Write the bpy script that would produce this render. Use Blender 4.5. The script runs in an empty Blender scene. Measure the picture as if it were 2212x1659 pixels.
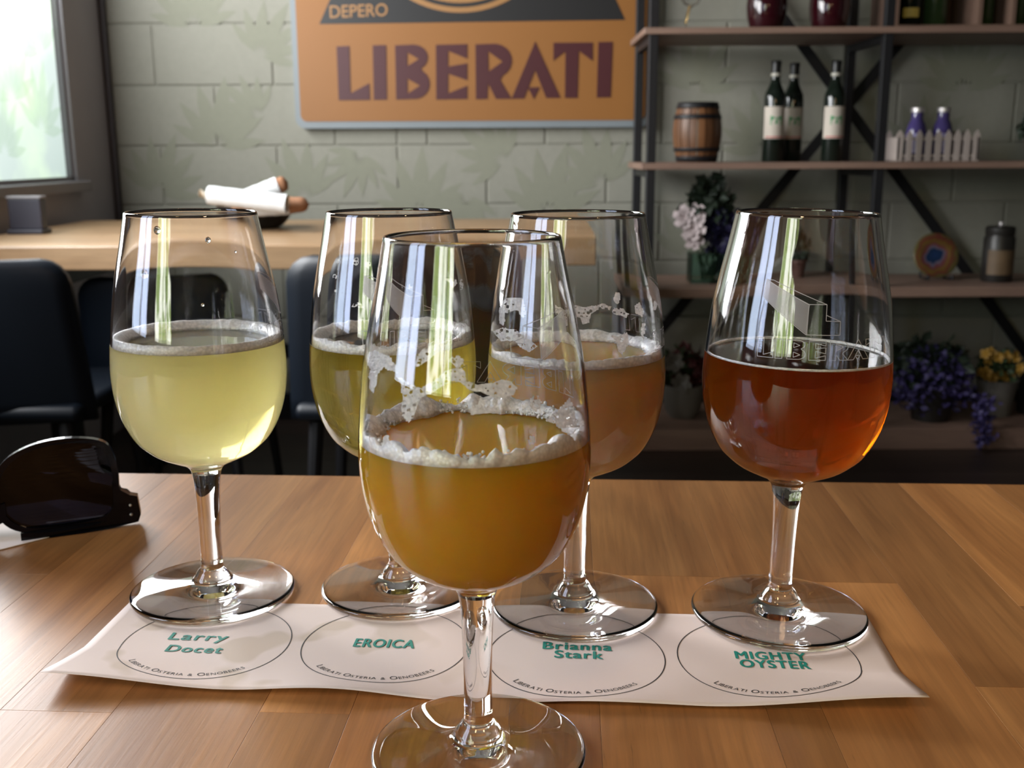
import bpy, bmesh, math, random
import numpy as np
from mathutils import Vector, Matrix, noise
from mathutils.geometry import tessellate_polygon
random.seed(7); rng = np.random.default_rng(7)
PI = math.pi
SC = bpy.context.scene
COL = SC.collection
# ------------------------------------------------------------------ camera, light, exposure
FPX, PITCH, ROLL, CZ = 2258.0, math.radians(12.53), -0.0045, 0.956   # focal length in px of the 2212 px wide frame
cam_d = bpy.data.cameras.new('camera'); cam = bpy.data.objects.new('camera', cam_d); COL.objects.link(cam)
cam_d.sensor_width = 36; cam_d.lens = FPX / 2212 * 36; cam_d.clip_start = 0.02; cam_d.clip_end = 50
cam.location = (0, 0, CZ)
cam.rotation_euler = (Matrix.Rotation(PI / 2 - PITCH, 3, 'X') @ Matrix.Rotation(ROLL, 3, 'Z')).to_euler()
cam_d.dof.use_dof = True; cam_d.dof.focus_distance = 0.40; cam_d.dof.aperture_fstop = 21
SC.camera = cam
SC.view_settings.view_transform = 'Standard'; SC.view_settings.look = 'None'
SC.view_settings.gamma = 1; SC.view_settings.use_curve_mapping = False
SC.view_settings.exposure = 0.0
cy = SC.cycles
cy.use_denoising = True; cy.use_adaptive_sampling = True; cy.adaptive_threshold = 0.02; cy.max_bounces = 20; cy.transmission_bounces = 18; cy.transparent_max_bounces = 16
cy.glossy_bounces = 8; cy.diffuse_bounces = 4; cy.volume_bounces = 8
cy.caustics_reflective = True; cy.caustics_refractive = True; cy.blur_glossy = 0.3; cy.sample_clamp_indirect = 30
WORLD = bpy.data.worlds.new('world'); SC.world = WORLD; WORLD.use_nodes = True
WORLD.node_tree.nodes['Background'].inputs[0].default_value = (0.75, 0.85, 1, 1)
WORLD.node_tree.nodes['Background'].inputs[1].default_value = 0.03
DAY_NEAR, DAY_FAR, DAY_REAR = 12.0, 26.0, 12.0      # radiance of the daylight seen through the windows

def _r(px, py):
    c, s = math.cos(ROLL), math.sin(ROLL); a, b = px - 1106, py - 829.5
    x, y = c * a + s * b, -s * a + c * b
    return Vector((x / FPX, math.cos(PITCH) - y / FPX * math.sin(PITCH), -math.sin(PITCH) - y / FPX * math.cos(PITCH)))
O = Vector((0, 0, CZ))
def at(px, py, Y=None, Z=None):          # a measured pixel of the photograph -> the point of the room at depth Y or height Z
    r = _r(px, py); k = Y / r.y if Y is not None else (Z - CZ) / r.z
    return O + r * k

# ------------------------------------------------------------------ materials
def new_mat(name):
    m = bpy.data.materials.new(name); m.use_nodes = True; nt = m.node_tree
    return m, nt, nt.nodes['Principled BSDF']
def nd(nt, t, **kw):
    n = nt.nodes.new(t)
    for k, v in kw.items():
        if isinstance(k, str) and hasattr(n, k): setattr(n, k, v)
    return n
def mat(name, col, rough=0.5, metal=0.0, var=0.12, scale=30.0, bump=0.0, spec=0.5, objvar=0.0, sss=0.0):
    """principled surface whose colour is broken up by a noise"""
    m, nt, b = new_mat(name)
    tc = nd(nt, 'ShaderNodeTexCoord'); nz = nd(nt, 'ShaderNodeTexNoise'); nz.inputs['Scale'].default_value = scale; nz.inputs['Detail'].default_value = 4
    nt.links.new(tc.outputs['Object'], nz.inputs['Vector'])
    mx = nd(nt, 'ShaderNodeMix'); mx.data_type = 'RGBA'
    c = np.array(col[:3]); mx.inputs['A'].default_value = (*(c * (1 - var)), 1); mx.inputs['B'].default_value = (*np.minimum(c * (1 + var), 1), 1)
    nt.links.new(nz.outputs['Fac'], mx.inputs['Factor'])
    out = mx.outputs['Result']
    if objvar:
        oi = nd(nt, 'ShaderNodeObjectInfo'); hs = nd(nt, 'ShaderNodeHueSaturation'); mr = nd(nt, 'ShaderNodeMapRange')
        mr.inputs['To Min'].default_value = 1 - objvar; mr.inputs['To Max'].default_value = 1 + objvar
        nt.links.new(oi.outputs['Random'], mr.inputs['Value']); nt.links.new(mr.outputs['Result'], hs.inputs['Value'])
        nt.links.new(out, hs.inputs['Color']); out = hs.outputs['Color']
    nt.links.new(out, b.inputs['Base Color'])
    b.inputs['Roughness'].default_value = rough; b.inputs['Metallic'].default_value = metal
    b.inputs['Specular IOR Level'].default_value = spec
    if bump:
        bp = nd(nt, 'ShaderNodeBump'); bp.inputs['Strength'].default_value = bump; bp.inputs['Distance'].default_value = 0.002
        nt.links.new(nz.outputs['Fac'], bp.inputs['Height']); nt.links.new(bp.outputs['Normal'], b.inputs['Normal'])
    return m
def wood(name, dark, light, axis='Y', rough=0.32, scale=1.0, objvar=0.22, flecks=True):
    m, nt, b = new_mat(name); L = nt.links
    tc = nd(nt, 'ShaderNodeTexCoord'); oi = nd(nt, 'ShaderNodeObjectInfo')
    off = nd(nt, 'ShaderNodeVectorMath', operation='SCALE'); cv = nd(nt, 'ShaderNodeCombineXYZ')
    for s in 'XYZ': L.new(oi.outputs['Random'], cv.inputs[s])
    L.new(cv.outputs[0], off.inputs[0]); off.inputs['Scale'].default_value = 37.0
    ad = nd(nt, 'ShaderNodeVectorMath', operation='ADD'); L.new(tc.outputs['Object'], ad.inputs[0]); L.new(off.outputs[0], ad.inputs[1])
    def nz(sx, sl, detail=5, rgh=0.6, dist=0.0):
        mp = nd(nt, 'ShaderNodeMapping'); v = [sx, sx, sx]; v['XYZ'.index(axis)] = sl
        mp.inputs['Scale'].default_value = [k * scale for k in v]; L.new(ad.outputs[0], mp.inputs['Vector'])
        n = nd(nt, 'ShaderNodeTexNoise'); n.inputs['Scale'].default_value = 1; n.inputs['Detail'].default_value = detail; n.inputs['Roughness'].default_value = rgh; n.inputs['Distortion'].default_value = dist
        L.new(mp.outputs[0], n.inputs['Vector']); return n
    g1, g2, g3 = nz(26, 3.0, 4, .55, .5), nz(420, 16, 3), nz(700, 45, 2)
    cr = nd(nt, 'ShaderNodeValToRGB'); cr.color_ramp.elements[0].position = .28; cr.color_ramp.elements[1].position = .72
    cr.color_ramp.elements[0].color = (*dark, 1); cr.color_ramp.elements[1].color = (*light, 1); L.new(g1.outputs['Fac'], cr.inputs['Fac'])
    mr = nd(nt, 'ShaderNodeMapRange'); mr.inputs['From Min'].default_value = .3; mr.inputs['From Max'].default_value = .7; mr.inputs['To Min'].default_value = .84; mr.inputs['To Max'].default_value = 1.1
    L.new(g2.outputs['Fac'], mr.inputs['Value'])
    fl = nd(nt, 'ShaderNodeMapRange'); fl.inputs['From Min'].default_value = .68; fl.inputs['From Max'].default_value = .78; fl.inputs['To Min'].default_value = 1; fl.inputs['To Max'].default_value = .62 if flecks else 1
    L.new(g3.outputs['Fac'], fl.inputs['Value'])
    m1 = nd(nt, 'ShaderNodeMath', operation='MULTIPLY'); L.new(mr.outputs[0], m1.inputs[0]); L.new(fl.outputs[0], m1.inputs[1])
    ov = nd(nt, 'ShaderNodeMapRange'); ov.inputs['To Min'].default_value = 1 - objvar; ov.inputs['To Max'].default_value = 1 + objvar; L.new(oi.outputs['Random'], ov.inputs['Value'])
    m2 = nd(nt, 'ShaderNodeMath', operation='MULTIPLY'); L.new(m1.outputs[0], m2.inputs[0]); L.new(ov.outputs[0], m2.inputs[1])
    hs = nd(nt, 'ShaderNodeHueSaturation'); L.new(m2.outputs[0], hs.inputs['Value']); L.new(cr.outputs[0], hs.inputs['Color']); L.new(hs.outputs[0], b.inputs['Base Color'])
    b.inputs['Roughness'].default_value = rough
    bp = nd(nt, 'ShaderNodeBump'); bp.inputs['Strength'].default_value = .12; bp.inputs['Distance'].default_value = .0006
    L.new(g2.outputs['Fac'], bp.inputs['Height']); L.new(bp.outputs[0], b.inputs['Normal'])
    return m
def glass(name, ior=1.5, rough=0.0, col=(1, 1, 1)):
    m, nt, b = new_mat(name)
    nt.nodes.remove(b); g = nd(nt, 'ShaderNodeBsdfGlass'); g.inputs['IOR'].default_value = ior; g.inputs['Roughness'].default_value = rough; g.inputs['Color'].default_value = (*col, 1)
    nt.links.new(g.outputs[0], nt.nodes['Material Output'].inputs['Surface']); return m
def beer_mats(name, absorb, density, body, haze, rough, radius, scat=0.0, scol=(1, 1, 1)):
    """side (glass to beer), top (air to beer): clear refraction mixed with a hazy body, absorption inside"""
    out = []
    for k, ior in (('side', 1.335 / 1.5), ('top', 1.335)):
        m, nt, b = new_mat(name + '_' + k); L = nt.links
        g = nd(nt, 'ShaderNodeBsdfGlass'); g.inputs['IOR'].default_value = ior; g.inputs['Roughness'].default_value = rough if k == 'side' else rough * .3
        b.inputs['Base Color'].default_value = (*body, 1); b.inputs['Subsurface Weight'].default_value = 1.0
        b.inputs['Subsurface Radius'].default_value = radius; b.inputs['Subsurface Scale'].default_value = 1.0
        b.inputs['Roughness'].default_value = .6; b.inputs['Specular IOR Level'].default_value = 0.0 if k == 'side' else .3
        tl = nd(nt, 'ShaderNodeBsdfTranslucent'); tl.inputs['Color'].default_value = (*body, 1)
        m0 = nd(nt, 'ShaderNodeMixShader'); m0.inputs[0].default_value = .35; L.new(b.outputs[0], m0.inputs[1]); L.new(tl.outputs[0], m0.inputs[2])
        nz = nd(nt, 'ShaderNodeTexNoise'); nz.inputs['Scale'].default_value = 40
        tc = nd(nt, 'ShaderNodeTexCoord'); L.new(tc.outputs['Object'], nz.inputs['Vector'])
        mr = nd(nt, 'ShaderNodeMapRange'); mr.inputs['To Min'].default_value = haze * .92; mr.inputs['To Max'].default_value = min(1, haze * 1.08); L.new(nz.outputs['Fac'], mr.inputs['Value'])
        mx = nd(nt, 'ShaderNodeMixShader'); L.new(mr.outputs[0], mx.inputs[0]); L.new(g.outputs[0], mx.inputs[1]); L.new(m0.outputs[0], mx.inputs[2])
        v = nd(nt, 'ShaderNodeVolumeAbsorption'); v.inputs['Color'].default_value = (*absorb, 1); v.inputs['Density'].default_value = density
        L.new(mx.outputs[0], nt.nodes['Material Output'].inputs['Surface']); 
        if scat:
            vs = nd(nt, 'ShaderNodeVolumeScatter'); vs.inputs['Color'].default_value = (*scol, 1); vs.inputs['Density'].default_value = scat; vs.inputs['Anisotropy'].default_value = .6
            ad = nd(nt, 'ShaderNodeAddShader'); L.new(v.outputs[0], ad.inputs[0]); L.new(vs.outputs[0], ad.inputs[1]); v = ad
        L.new(v.outputs[0], nt.nodes['Material Output'].inputs['Volume'])
        out.append(m)
    return out
def emis(name, build):
    m, nt, b = new_mat(name); nt.nodes.remove(b); e = nd(nt, 'ShaderNodeEmission'); nt.links.new(e.outputs[0], nt.nodes['Material Output'].inputs['Surface'])
    build(nt, e); return m

# ------------------------------------------------------------------ mesh helpers
def link(name, me, m=None, parent=None, smooth=False, loc=None):
    o = bpy.data.objects.new(name, me); COL.objects.link(o)
    if m is not None and not me.materials:
        for k in (m if isinstance(m, (list, tuple)) else [m]): me.materials.append(k)
    if smooth and len(me.polygons): me.polygons.foreach_set('use_smooth', [True] * len(me.polygons))
    if parent: o.parent = parent
    if loc is not None: o.location = loc
    return o
class MB:
    def __init__(s): s.v, s.f, s.mi = [], [], []
    def add(s, v, f, mi=0):
        n = len(s.v); s.v += [tuple(p) for p in v]; s.f += [tuple(i + n for i in q) for q in f]; s.mi += [mi] * len(f); return s
    def box(s, x0, x1, y0, y1, z0, z1, mi=0, c=0.0):
        if c:                                            # chamfered box
            bm = bmesh.new(); bmesh.ops.create_cube(bm, size=1)
            for v in bm.verts: v.co = Vector(((x0 + x1) / 2 + v.co.x * (x1 - x0), (y0 + y1) / 2 + v.co.y * (y1 - y0), (z0 + z1) / 2 + v.co.z * (z1 - z0)))
            bmesh.ops.bevel(bm, geom=bm.edges[:], offset=c, segments=2, profile=.5, affect='EDGES')
            bm.verts.index_update(); s.add([v.co[:] for v in bm.verts], [[v.index for v in f.verts] for f in bm.faces], mi); bm.free(); return s
        v = [(x, y, z) for x in (x0, x1) for y in (y0, y1) for z in (z0, z1)]
        return s.add(v, [(0, 1, 3, 2), (4, 6, 7, 5), (0, 4, 5, 1), (2, 3, 7, 6), (0, 2, 6, 4), (1, 5, 7, 3)], mi)
    def tube(s, pts, r, n=10, mi=0, cap=True, sq=1.0):
        pts = [Vector(p) for p in pts]; rs = r if isinstance(r, (list, tuple)) else [r] * len(pts); v, f = [], []
        up = Vector((0, 0, 1))
        for i, p in enumerate(pts):
            t = (pts[min(i + 1, len(pts) - 1)] - pts[max(i - 1, 0)]).normalized()
            a = t.cross(up); a = t.cross(Vector((0, 1, 0))) if a.length < .05 else a
            a.normalize(); b = a.cross(t)
            for k in range(n):
                q = 2 * PI * k / n; v.append(p + a * (math.cos(q) * rs[i]) + b * (math.sin(q) * rs[i] * sq))
        for i in range(len(pts) - 1):
            for k in range(n): f.append((i * n + k, i * n + (k + 1) % n, (i + 1) * n + (k + 1) % n, (i + 1) * n + k))
        if cap: f += [tuple(range(n))[::-1], tuple((len(pts) - 1) * n + k for k in range(n))]
        return s.add(v, f, mi)
    def bar(s, p, q, w, d, mi=0, wdir=None):                # rectangular bar from p to q
        p, q = Vector(p), Vector(q); t = (q - p).normalized(); b = Vector(wdir) if wdir else Vector((0, 1, 0))
        a = t.cross(b).normalized(); b = a.cross(t).normalized()
        v = [e + a * (i * w / 2) + b * (j * d / 2) for e in (p, q) for i, j in ((-1, -1), (1, -1), (1, 1), (-1, 1))]
        return s.add(v, [(3, 2, 1, 0), (4, 5, 6, 7), (0, 1, 5, 4), (1, 2, 6, 5), (2, 3, 7, 6), (3, 0, 4, 7)], mi)
    def lathe(s, prof, n=32, mi=0, c=(0, 0, 0), a0=0.0, a1=2 * PI):
        full = abs(a1 - a0 - 2 * PI) < 1e-6; m = n if full else n + 1; v, f = [], []
        for r, z in prof:
            for k in range(m):
                q = a0 + (a1 - a0) * k / n; v.append((c[0] + r * math.cos(q), c[1] + r * math.sin(q), c[2] + z))
        for i in range(len(prof) - 1):
            for k in range(n): f.append((i * m + k, i * m + (k + 1) % m, (i + 1) * m + (k + 1) % m, (i + 1) * m + k))
        return s.add(v, f, mi)
    def poly(s, outer, holes, fn, mi=0):                    # 2-D polygon with holes, mapped by fn into space
        loops = [outer] + list(holes); flat = [p for l in loops for p in l]
        tri = tessellate_polygon([[Vector((p[0], p[1], 0)) for p in l] for l in loops])
        return s.add([fn(*p) for p in flat], tri, mi)
    def slab(s, outer, holes, fn, th, mi=0):                # the same with thickness: fn(x, y, t)
        loops = [outer] + list(holes); flat = [p for l in loops for p in l]; N = len(flat)
        tri = [tuple(t) for t in tessellate_polygon([[Vector((p[0], p[1], 0)) for p in l] for l in loops])]
        f = tri + [tuple(i + N for i in t[::-1]) for t in tri]; k = 0
        for l in loops:
            for i in range(len(l)): a, b = k + i, k + (i + 1) % len(l); f.append((a, b, b + N, a + N))
            k += len(l)
        return s.add([fn(*p, 0) for p in flat] + [fn(*p, th) for p in flat], f, mi)
    def mesh(s, name, clean=False):
        me = bpy.data.meshes.new(name); me.from_pydata([tuple(p) for p in s.v], [], s.f)
        if any(s.mi): me.polygons.foreach_set('material_index', s.mi)
        if clean:
            bm = bmesh.new(); bm.from_mesh(me); bmesh.ops.remove_doubles(bm, verts=bm.verts, dist=1e-6); bmesh.ops.dissolve_degenerate(bm, edges=bm.edges, dist=1e-7)
            bmesh.ops.recalc_face_normals(bm, faces=bm.faces); bm.to_mesh(me); bm.free()
        me.update(); return me
    def build(s, name, m, parent=None, smooth=False, clean=True, loc=None):
        return link(name, s.mesh(name, clean), m, parent, smooth, loc)
def smooth_angle(o, deg=35):
    me = o.data; me.polygons.foreach_set('use_smooth', [True] * len(me.polygons)); me.set_sharp_from_angle(angle=math.radians(deg)); return o
def tag(o, label=None, cat=None, group=None, kind=None):
    for k, v in (('label', label), ('category', cat), ('group', group), ('kind', kind)):
        if v: o[k] = v
    return o
def thing(name, loc, label, cat, group=None, rz=0.0):
    o = bpy.data.objects.new(name, None); COL.objects.link(o); o.location = loc; o.rotation_euler = (0, 0, rz); o.empty_display_size = .05
    return tag(o, label, cat, group)
def copy_tree(o, parent=None):
    c = o.copy(); COL.objects.link(c)
    if parent: c.parent = parent
    for ch in [x for x in bpy.data.objects if x.parent == o]: copy_tree(ch, c)
    return c
def spline(P, sub=6):
    P = [np.array(p, float) for p in P]; out = []
    for i in range(len(P) - 1):
        p0, p1, p2, p3 = P[max(i - 1, 0)], P[i], P[i + 1], P[min(i + 2, len(P) - 1)]
        for k in range(sub):
            t = k / sub; out.append(.5 * ((2 * p1) + (p2 - p0) * t + (2 * p0 - 5 * p1 + 4 * p2 - p3) * t * t + (3 * p1 - p0 - 3 * p2 + p3) * t ** 3))
    out.append(P[-1]); return [tuple(p) for p in out]
def rounded(x0, x1, z0, z1, r, n=6):
    P = []
    for cx, cz, a in ((x1 - r, z1 - r, 0), (x0 + r, z1 - r, 90), (x0 + r, z0 + r, 180), (x1 - r, z0 + r, 270)):
        for k in range(n + 1): q = math.radians(a + 90 * k / n); P.append((cx + r * math.cos(q), cz + r * math.sin(q)))
    return P
def text2d(s, size=1.0, bold=0.0, spacing=1.0):
    """triangles of a text in its own plane"""
    c = bpy.data.curves.new('t', 'FONT'); c.body = s; c.size = size; c.offset = bold; c.space_character = spacing; c.resolution_u = 4; c.fill_mode = 'FRONT'
    o = bpy.data.objects.new('t', c); COL.objects.link(o); bpy.context.view_layer.update()
    e = o.evaluated_get(bpy.context.evaluated_depsgraph_get()); me = e.to_mesh()
    v = [(p.co.x, p.co.y) for p in me.vertices]; f = [tuple(p.vertices) for p in me.polygons]; e.to_mesh_clear()
    bpy.data.objects.remove(o); bpy.data.curves.remove(c); return v, f

# ------------------------------------------------------------------ shared materials
M = {}
M['boxdark'] = mat('dark_blue_box', (.035, .035, .05), .4, 0, .1, 20)
M['metal_black'] = mat('black_metal', (.012, .012, .014), .45, .3)
M['block'] = mat('painted_block', (.225, .221, .185), .75, 0, .07, 55, .5, .3)
M['mortar'] = mat('painted_mortar', (.215, .211, .176), .8, 0, .08, 60, .5, .3)
M['leafprint'] = mat('leaf_print', (.197, .199, .154), .75, 0, .06, 50, 0, .3)
M['grey_wall'] = mat('grey_wall_paint', (.33, .315, .345), .7, 0, .06, 12, .1)
M['grey_frame'] = mat('grey_frame_paint', (.22, .21, .23), .5, 0, .06, 12)
M['ceil'] = mat('ceiling_paint', (.09, .085, .08), .9, 0, .08, 8)
M['dark_wall'] = mat('dark_room_wall', (.06, .052, .048), .85, 0, .15, 4)
M['floor'] = wood('dark_floorboards', (.018, .011, .009), (.035, .022, .017), 'X', .45, .3)
M['beech'] = wood('oiled_beech', (.27, .104, .027), (.52, .238, .074), 'Y', .37, 1.0, .30)
M['beech_far'] = wood('oiled_beech_far', (.21, .125, .063), (.33, .215, .118), 'X', .36, .7, .10)
M['shelfwood'] = wood('shelf_board', (.165, .10, .075), (.235, .15, .112), 'X', .5, .6, .08, False)
M['white'] = mat('white_paper', (.80, .70, .64), .75, 0, .03, 14, .05)

# ------------------------------------------------------------------ the setting
WY, LX = 3.74, -1.39
def S(o): o['kind'] = 'structure'; return o
flo = bpy.data.objects.new('floor', None); COL.objects.link(flo); S(flo)
y, row = -4.0, 0                                           # dark floor boards run along X
while y < WY - .01:
    x = LX - .3 * (row % 3)
    w = min(.16, WY - y)
    while x < 4.0:
        x1 = min(x + 1.8, 4.0); MB().box(max(x, LX) + .001, x1 - .001, y + .001, y + w - .001, -.02, 0, 0, .0).build('floorboard', M['floor'], flo, clean=False); x += 1.8
    y += .16; row += 1
S(MB().box(LX - .2, 4.2, -4.2, WY + .2, -.06, -.021).build('subfloor', M['dark_wall']))['kind'] = 'structure'
S(MB().box(LX - .2, 4.2, -4.2, WY + .2, 3.0, 3.1).build('ceiling', M['ceil']))
S(MB().box(4.0, 4.2, -4.2, WY + .2, 0, 3).build('wall_right', M['dark_wall']))
# back wall of painted concrete blocks, each block a piece in front of recessed mortar
wb = S(MB().box(LX - .2, 4.0, WY + .0005, WY + .2, 0, 3).build('wall_back', M['mortar']))
ev = [LX, -1.22, -.815, -.395, -.085, .335]; od = [LX, -1.02, -.61, -.395, -.29, .12]
for l in (ev, od):
    while l[-1] < 3.9: l.append(min(l[-1] + .406, 4.0))
for k in range(-4, 11):
    z0 = .7765 + .203 * k; z1 = z0 + .203; J = ev if k % 2 == 0 else od
    if z0 > 2.98: continue
    for a, b in zip(J[:-1], J[1:]):
        zz0, zz1 = max(z0, 0) + .003, min(z1, 3) - .003
        if zz1 - zz0 < .01 or b - a < .02: continue
        p = random.uniform(-.0004, .0004)
        MB().box(a + .003, b - .003, WY - .004 + p, WY + .01, zz0, zz1, 0, .0035).build('block', M['block'], wb)
LN = [0]
def leaf_spray(mb, cx, cz, size, ang, n, fn):
    for i in range(n):
        t = (i / (n - 1) - .5) * 2; a = ang + t * 1.25; L = size * (1 - .3 * abs(t)); w = L * .13
        d = (math.cos(a), math.sin(a)); e = (-d[1], d[0]); pts = []
        for s, k in ((0, 0), (.2, .6), (.45, 1), (.7, .75), (1, 0), (.7, -.75), (.45, -1), (.2, -.6)):
            pts.append((cx + d[0] * L * (.12 + s) + e[0] * w * k, cz + d[1] * L * (.12 + s) + e[1] * w * k))
        LN[0] += 1; mb.poly(pts, [], fn)
mb = MB()
for px, py, s, a in ((905, 470, .22, 1.5), (660, 430, .20, 1.9), (1180, 470, .24, 1.3), (470, 320, .22, 1.4), (560, 250, .15, 2.4), (1090, 350, .18, 2.5), (1300, 400, .2, 1.9), (340, 420, .2, 1.2),
                     (420, 60, .2, 1.6), (560, 120, .18, 1.0), (1500, 200, .2, 1.4), (1650, 330, .2, 1.8), (1480, 560, .2, 1.2), (2080, 200, .22, 1.6), (1980, 330, .2, 1.1), (780, 330, .15, 4.3), (1010, 420, .16, 4.4)):
    p = at(px, py, Y=WY); LN[0] += 1; leaf_spray(mb, p.x, p.z, s, a, 7, lambda x, z: (x, WY - .0046 - .000003 * LN[0], z))
tag(mb.build('leaf_print', M['leafprint'], wb, clean=False), kind='stuff')
S(MB().box(LX, 4.0, WY - .02, WY - .004, 0, .10, 0, .004).build('baseboard_back', M['metal_black']))
# left wall with three tall windows; the nearer two are outside the frame and light the table
WIN = [(1.40, 3.417, .872, 2.05), (-.52, .18, .86, 1.95), (-3.4, -1.0, .86, 1.95)]
wl = MB(); ys = [-4.2] + [q for w in sorted(WIN) for q in w[:2]] + [WY + .2]
for i in range(0, len(ys), 2): wl.box(LX - .2, LX, ys[i], ys[i + 1], 0, 3)
for w in WIN: wl.box(LX - .2, LX, w[0], w[1], 0, w[2]); wl.box(LX - .2, LX, w[0], w[1], w[3], 3)
S(wl.build('wall_left', M['grey_wall'], clean=False))
def pane_mat(name, strength, green, tint=(1, 1, 1)):
    def f(nt, e):                                           # what lies outside: pale sky, foliage, bright street
        L = nt.links; tc = nd(nt, 'ShaderNodeTexCoord'); sx = nd(nt, 'ShaderNodeSeparateXYZ'); L.new(tc.outputs['Object'], sx.inputs[0])
        nz = nd(nt, 'ShaderNodeTexNoise'); nz.inputs['Scale'].default_value = 2.6; nz.inputs['Detail'].default_value = 4; L.new(tc.outputs['Object'], nz.inputs['Vector'])
        mr = nd(nt, 'ShaderNodeMapRange'); mr.inputs['From Min'].default_value = -.70; mr.inputs['From Max'].default_value = .75
        dg = nd(nt, 'ShaderNodeMath', operation='MULTIPLY_ADD'); L.new(sx.outputs['Y'], dg.inputs[0]); dg.inputs[1].default_value = -.45; L.new(sx.outputs['Z'], dg.inputs[2]); L.new(dg.outputs[0], mr.inputs['Value'])   # the sky outside brightens up and towards the street
        cr = nd(nt, 'ShaderNodeValToRGB'); E = cr.color_ramp.elements; E[0].color = (.022, .027, .025, 1); E[1].color = (1, 1, 1, 1)
        q = E.new(.30); q.color = (.033, .038, .036, 1); q = E.new(.50); q.color = (.07, .077, .075, 1); q = E.new(.62); q.color = (.9, .92, .95, 1)
        L.new(mr.outputs[0], cr.inputs[0])
        g = nd(nt, 'ShaderNodeMapRange'); g.inputs['From Min'].default_value = .42; g.inputs['From Max'].default_value = .56; g.inputs['To Max'].default_value = green; L.new(nz.outputs['Fac'], g.inputs['Value'])
        mx = nd(nt, 'ShaderNodeMix'); mx.data_type = 'RGBA'; L.new(g.outputs[0], mx.inputs['Factor']); L.new(cr.outputs[0], mx.inputs['A']); mx.inputs['B'].default_value = (.24, .33, .10, 1)
        tn = nd(nt, 'ShaderNodeMix'); tn.data_type = 'RGBA'; tn.blend_type = 'MULTIPLY'; tn.inputs['Factor'].default_value = 1; L.new(mx.outputs['Result'], tn.inputs['A']); tn.inputs['B'].default_value = (*tint, 1)
        L.new(tn.outputs['Result'], e.inputs['Color']); e.inputs['Strength'].default_value = strength
    return emis(name, f)
pm = [pane_mat('window_daylight_far', DAY_FAR, .04), pane_mat('window_daylight_near', DAY_NEAR, .25, (.62, .72, 1)), pane_mat('window_daylight_rear', DAY_REAR, .95, (.92, .95, .8))]
M['leaf_film'], _n, _b = new_mat('leaf_film'); _t = nd(_n, 'ShaderNodeBsdfTransparent'); _t.inputs[0].default_value = (.85, .90, .82, 1)
_n.links.new(_t.outputs[0], _n.nodes['Material Output'].inputs['Surface'])
for i, (y0, y1, z0, z1) in enumerate(WIN):
    w = bpy.data.objects.new('window_%d' % (i + 1), None); COL.objects.link(w); S(w)
    fr = MB()
    for a in ((y0, y0 + .04, z0, z1), (y1 - .012, y1, z0, z1), (y0, y1, z0, z0 + .012), (y0, y1, z1 - .04, z1), ((y0 + y1) / 2 - .02, (y0 + y1) / 2 + .02, z0, z1)):
        fr.box(LX - .07, LX - .012, *a)
    fr.build('window_frame', M['grey_frame'], w, clean=False)
    MB().box(LX - .05, LX + .035, y0 - .03, y1 + .03, z0 - .034, z0 - .001, 0, .004).build('window_sill', M['grey_frame'], w)
    ym = (y0 + y1) / 2
    for a, b in ((y0 + .04, ym - .02), (ym + .02, y1 - .012)):
        MB().add([(LX - .03, a, z0 + .012), (LX - .03, b, z0 + .012), (LX - .03, b, z1 - .04), (LX - .03, a, z1 - .04)], [(0, 1, 2, 3)]).build('pane', pm[i], w, clean=False)
    if i == 0:
        mb = MB()
        for y, z, s, a in ((3.25, 1.02, .2, 1.3), (3.08, 1.1, .22, 1.7), (3.3, 1.25, .2, 1.9), (3.0, .95, .18, 1.4)):
            leaf_spray(mb, y, z, s, a, 7, lambda q, z: (LX - .028, q, z))
        tag(mb.build('leaf_film', M['leaf_film'], w, clean=False), kind='stuff')
S(MB().box(LX + .001, LX + .02, WY - .03, WY - .006, 0, 3).build('trim_1', mat('trim_paint', (.075, .07, .08), .5)))
# wall behind the camera, with a tall street window
S(MB().box(LX - .2, 4.0, -4.2, -4.0, 0, 3).build('wall_front', M['dark_wall']))

# warm pendant lamps over the room behind the camera
LAMP = 60.0
M['bulb'] = emis('warm_bulb', lambda nt, e: (setattr(e.inputs['Color'], 'default_value', (1, .60, .30, 1)), setattr(e.inputs['Strength'], 'default_value', LAMP)))
for x, y, l in ((.62, -.38, 'black pendant lamp with warm bulb behind and right of the viewer'), (-.30, -.55, 'black pendant lamp with warm bulb behind and left of the viewer')):
    t = thing('pendant_lamp', (x, y, 1.66), l, 'lamp', 'pendant lamps behind the camera')
    ico = MB(); ico.lathe([(.0001, -.055)] + [(.055 * math.sin(q), -.055 * math.cos(q)) for q in np.linspace(.2, 2.6, 12)] + [(.02, .06), (.0001, .06)], 24); ico.build('bulb', M['bulb'], t, True)
    MB().lathe([(.022, .055), (.024, .10), (.06, .13), (.10, .10), (.104, .10), (.064, .136), (.02, .16), (0, .16)], 28).build('shade', M['metal_black'], t, True)
    MB().tube([(0, 0, .155), (0, 0, 1.34)], .004, 8).build('cord', M['metal_black'], t)
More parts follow.
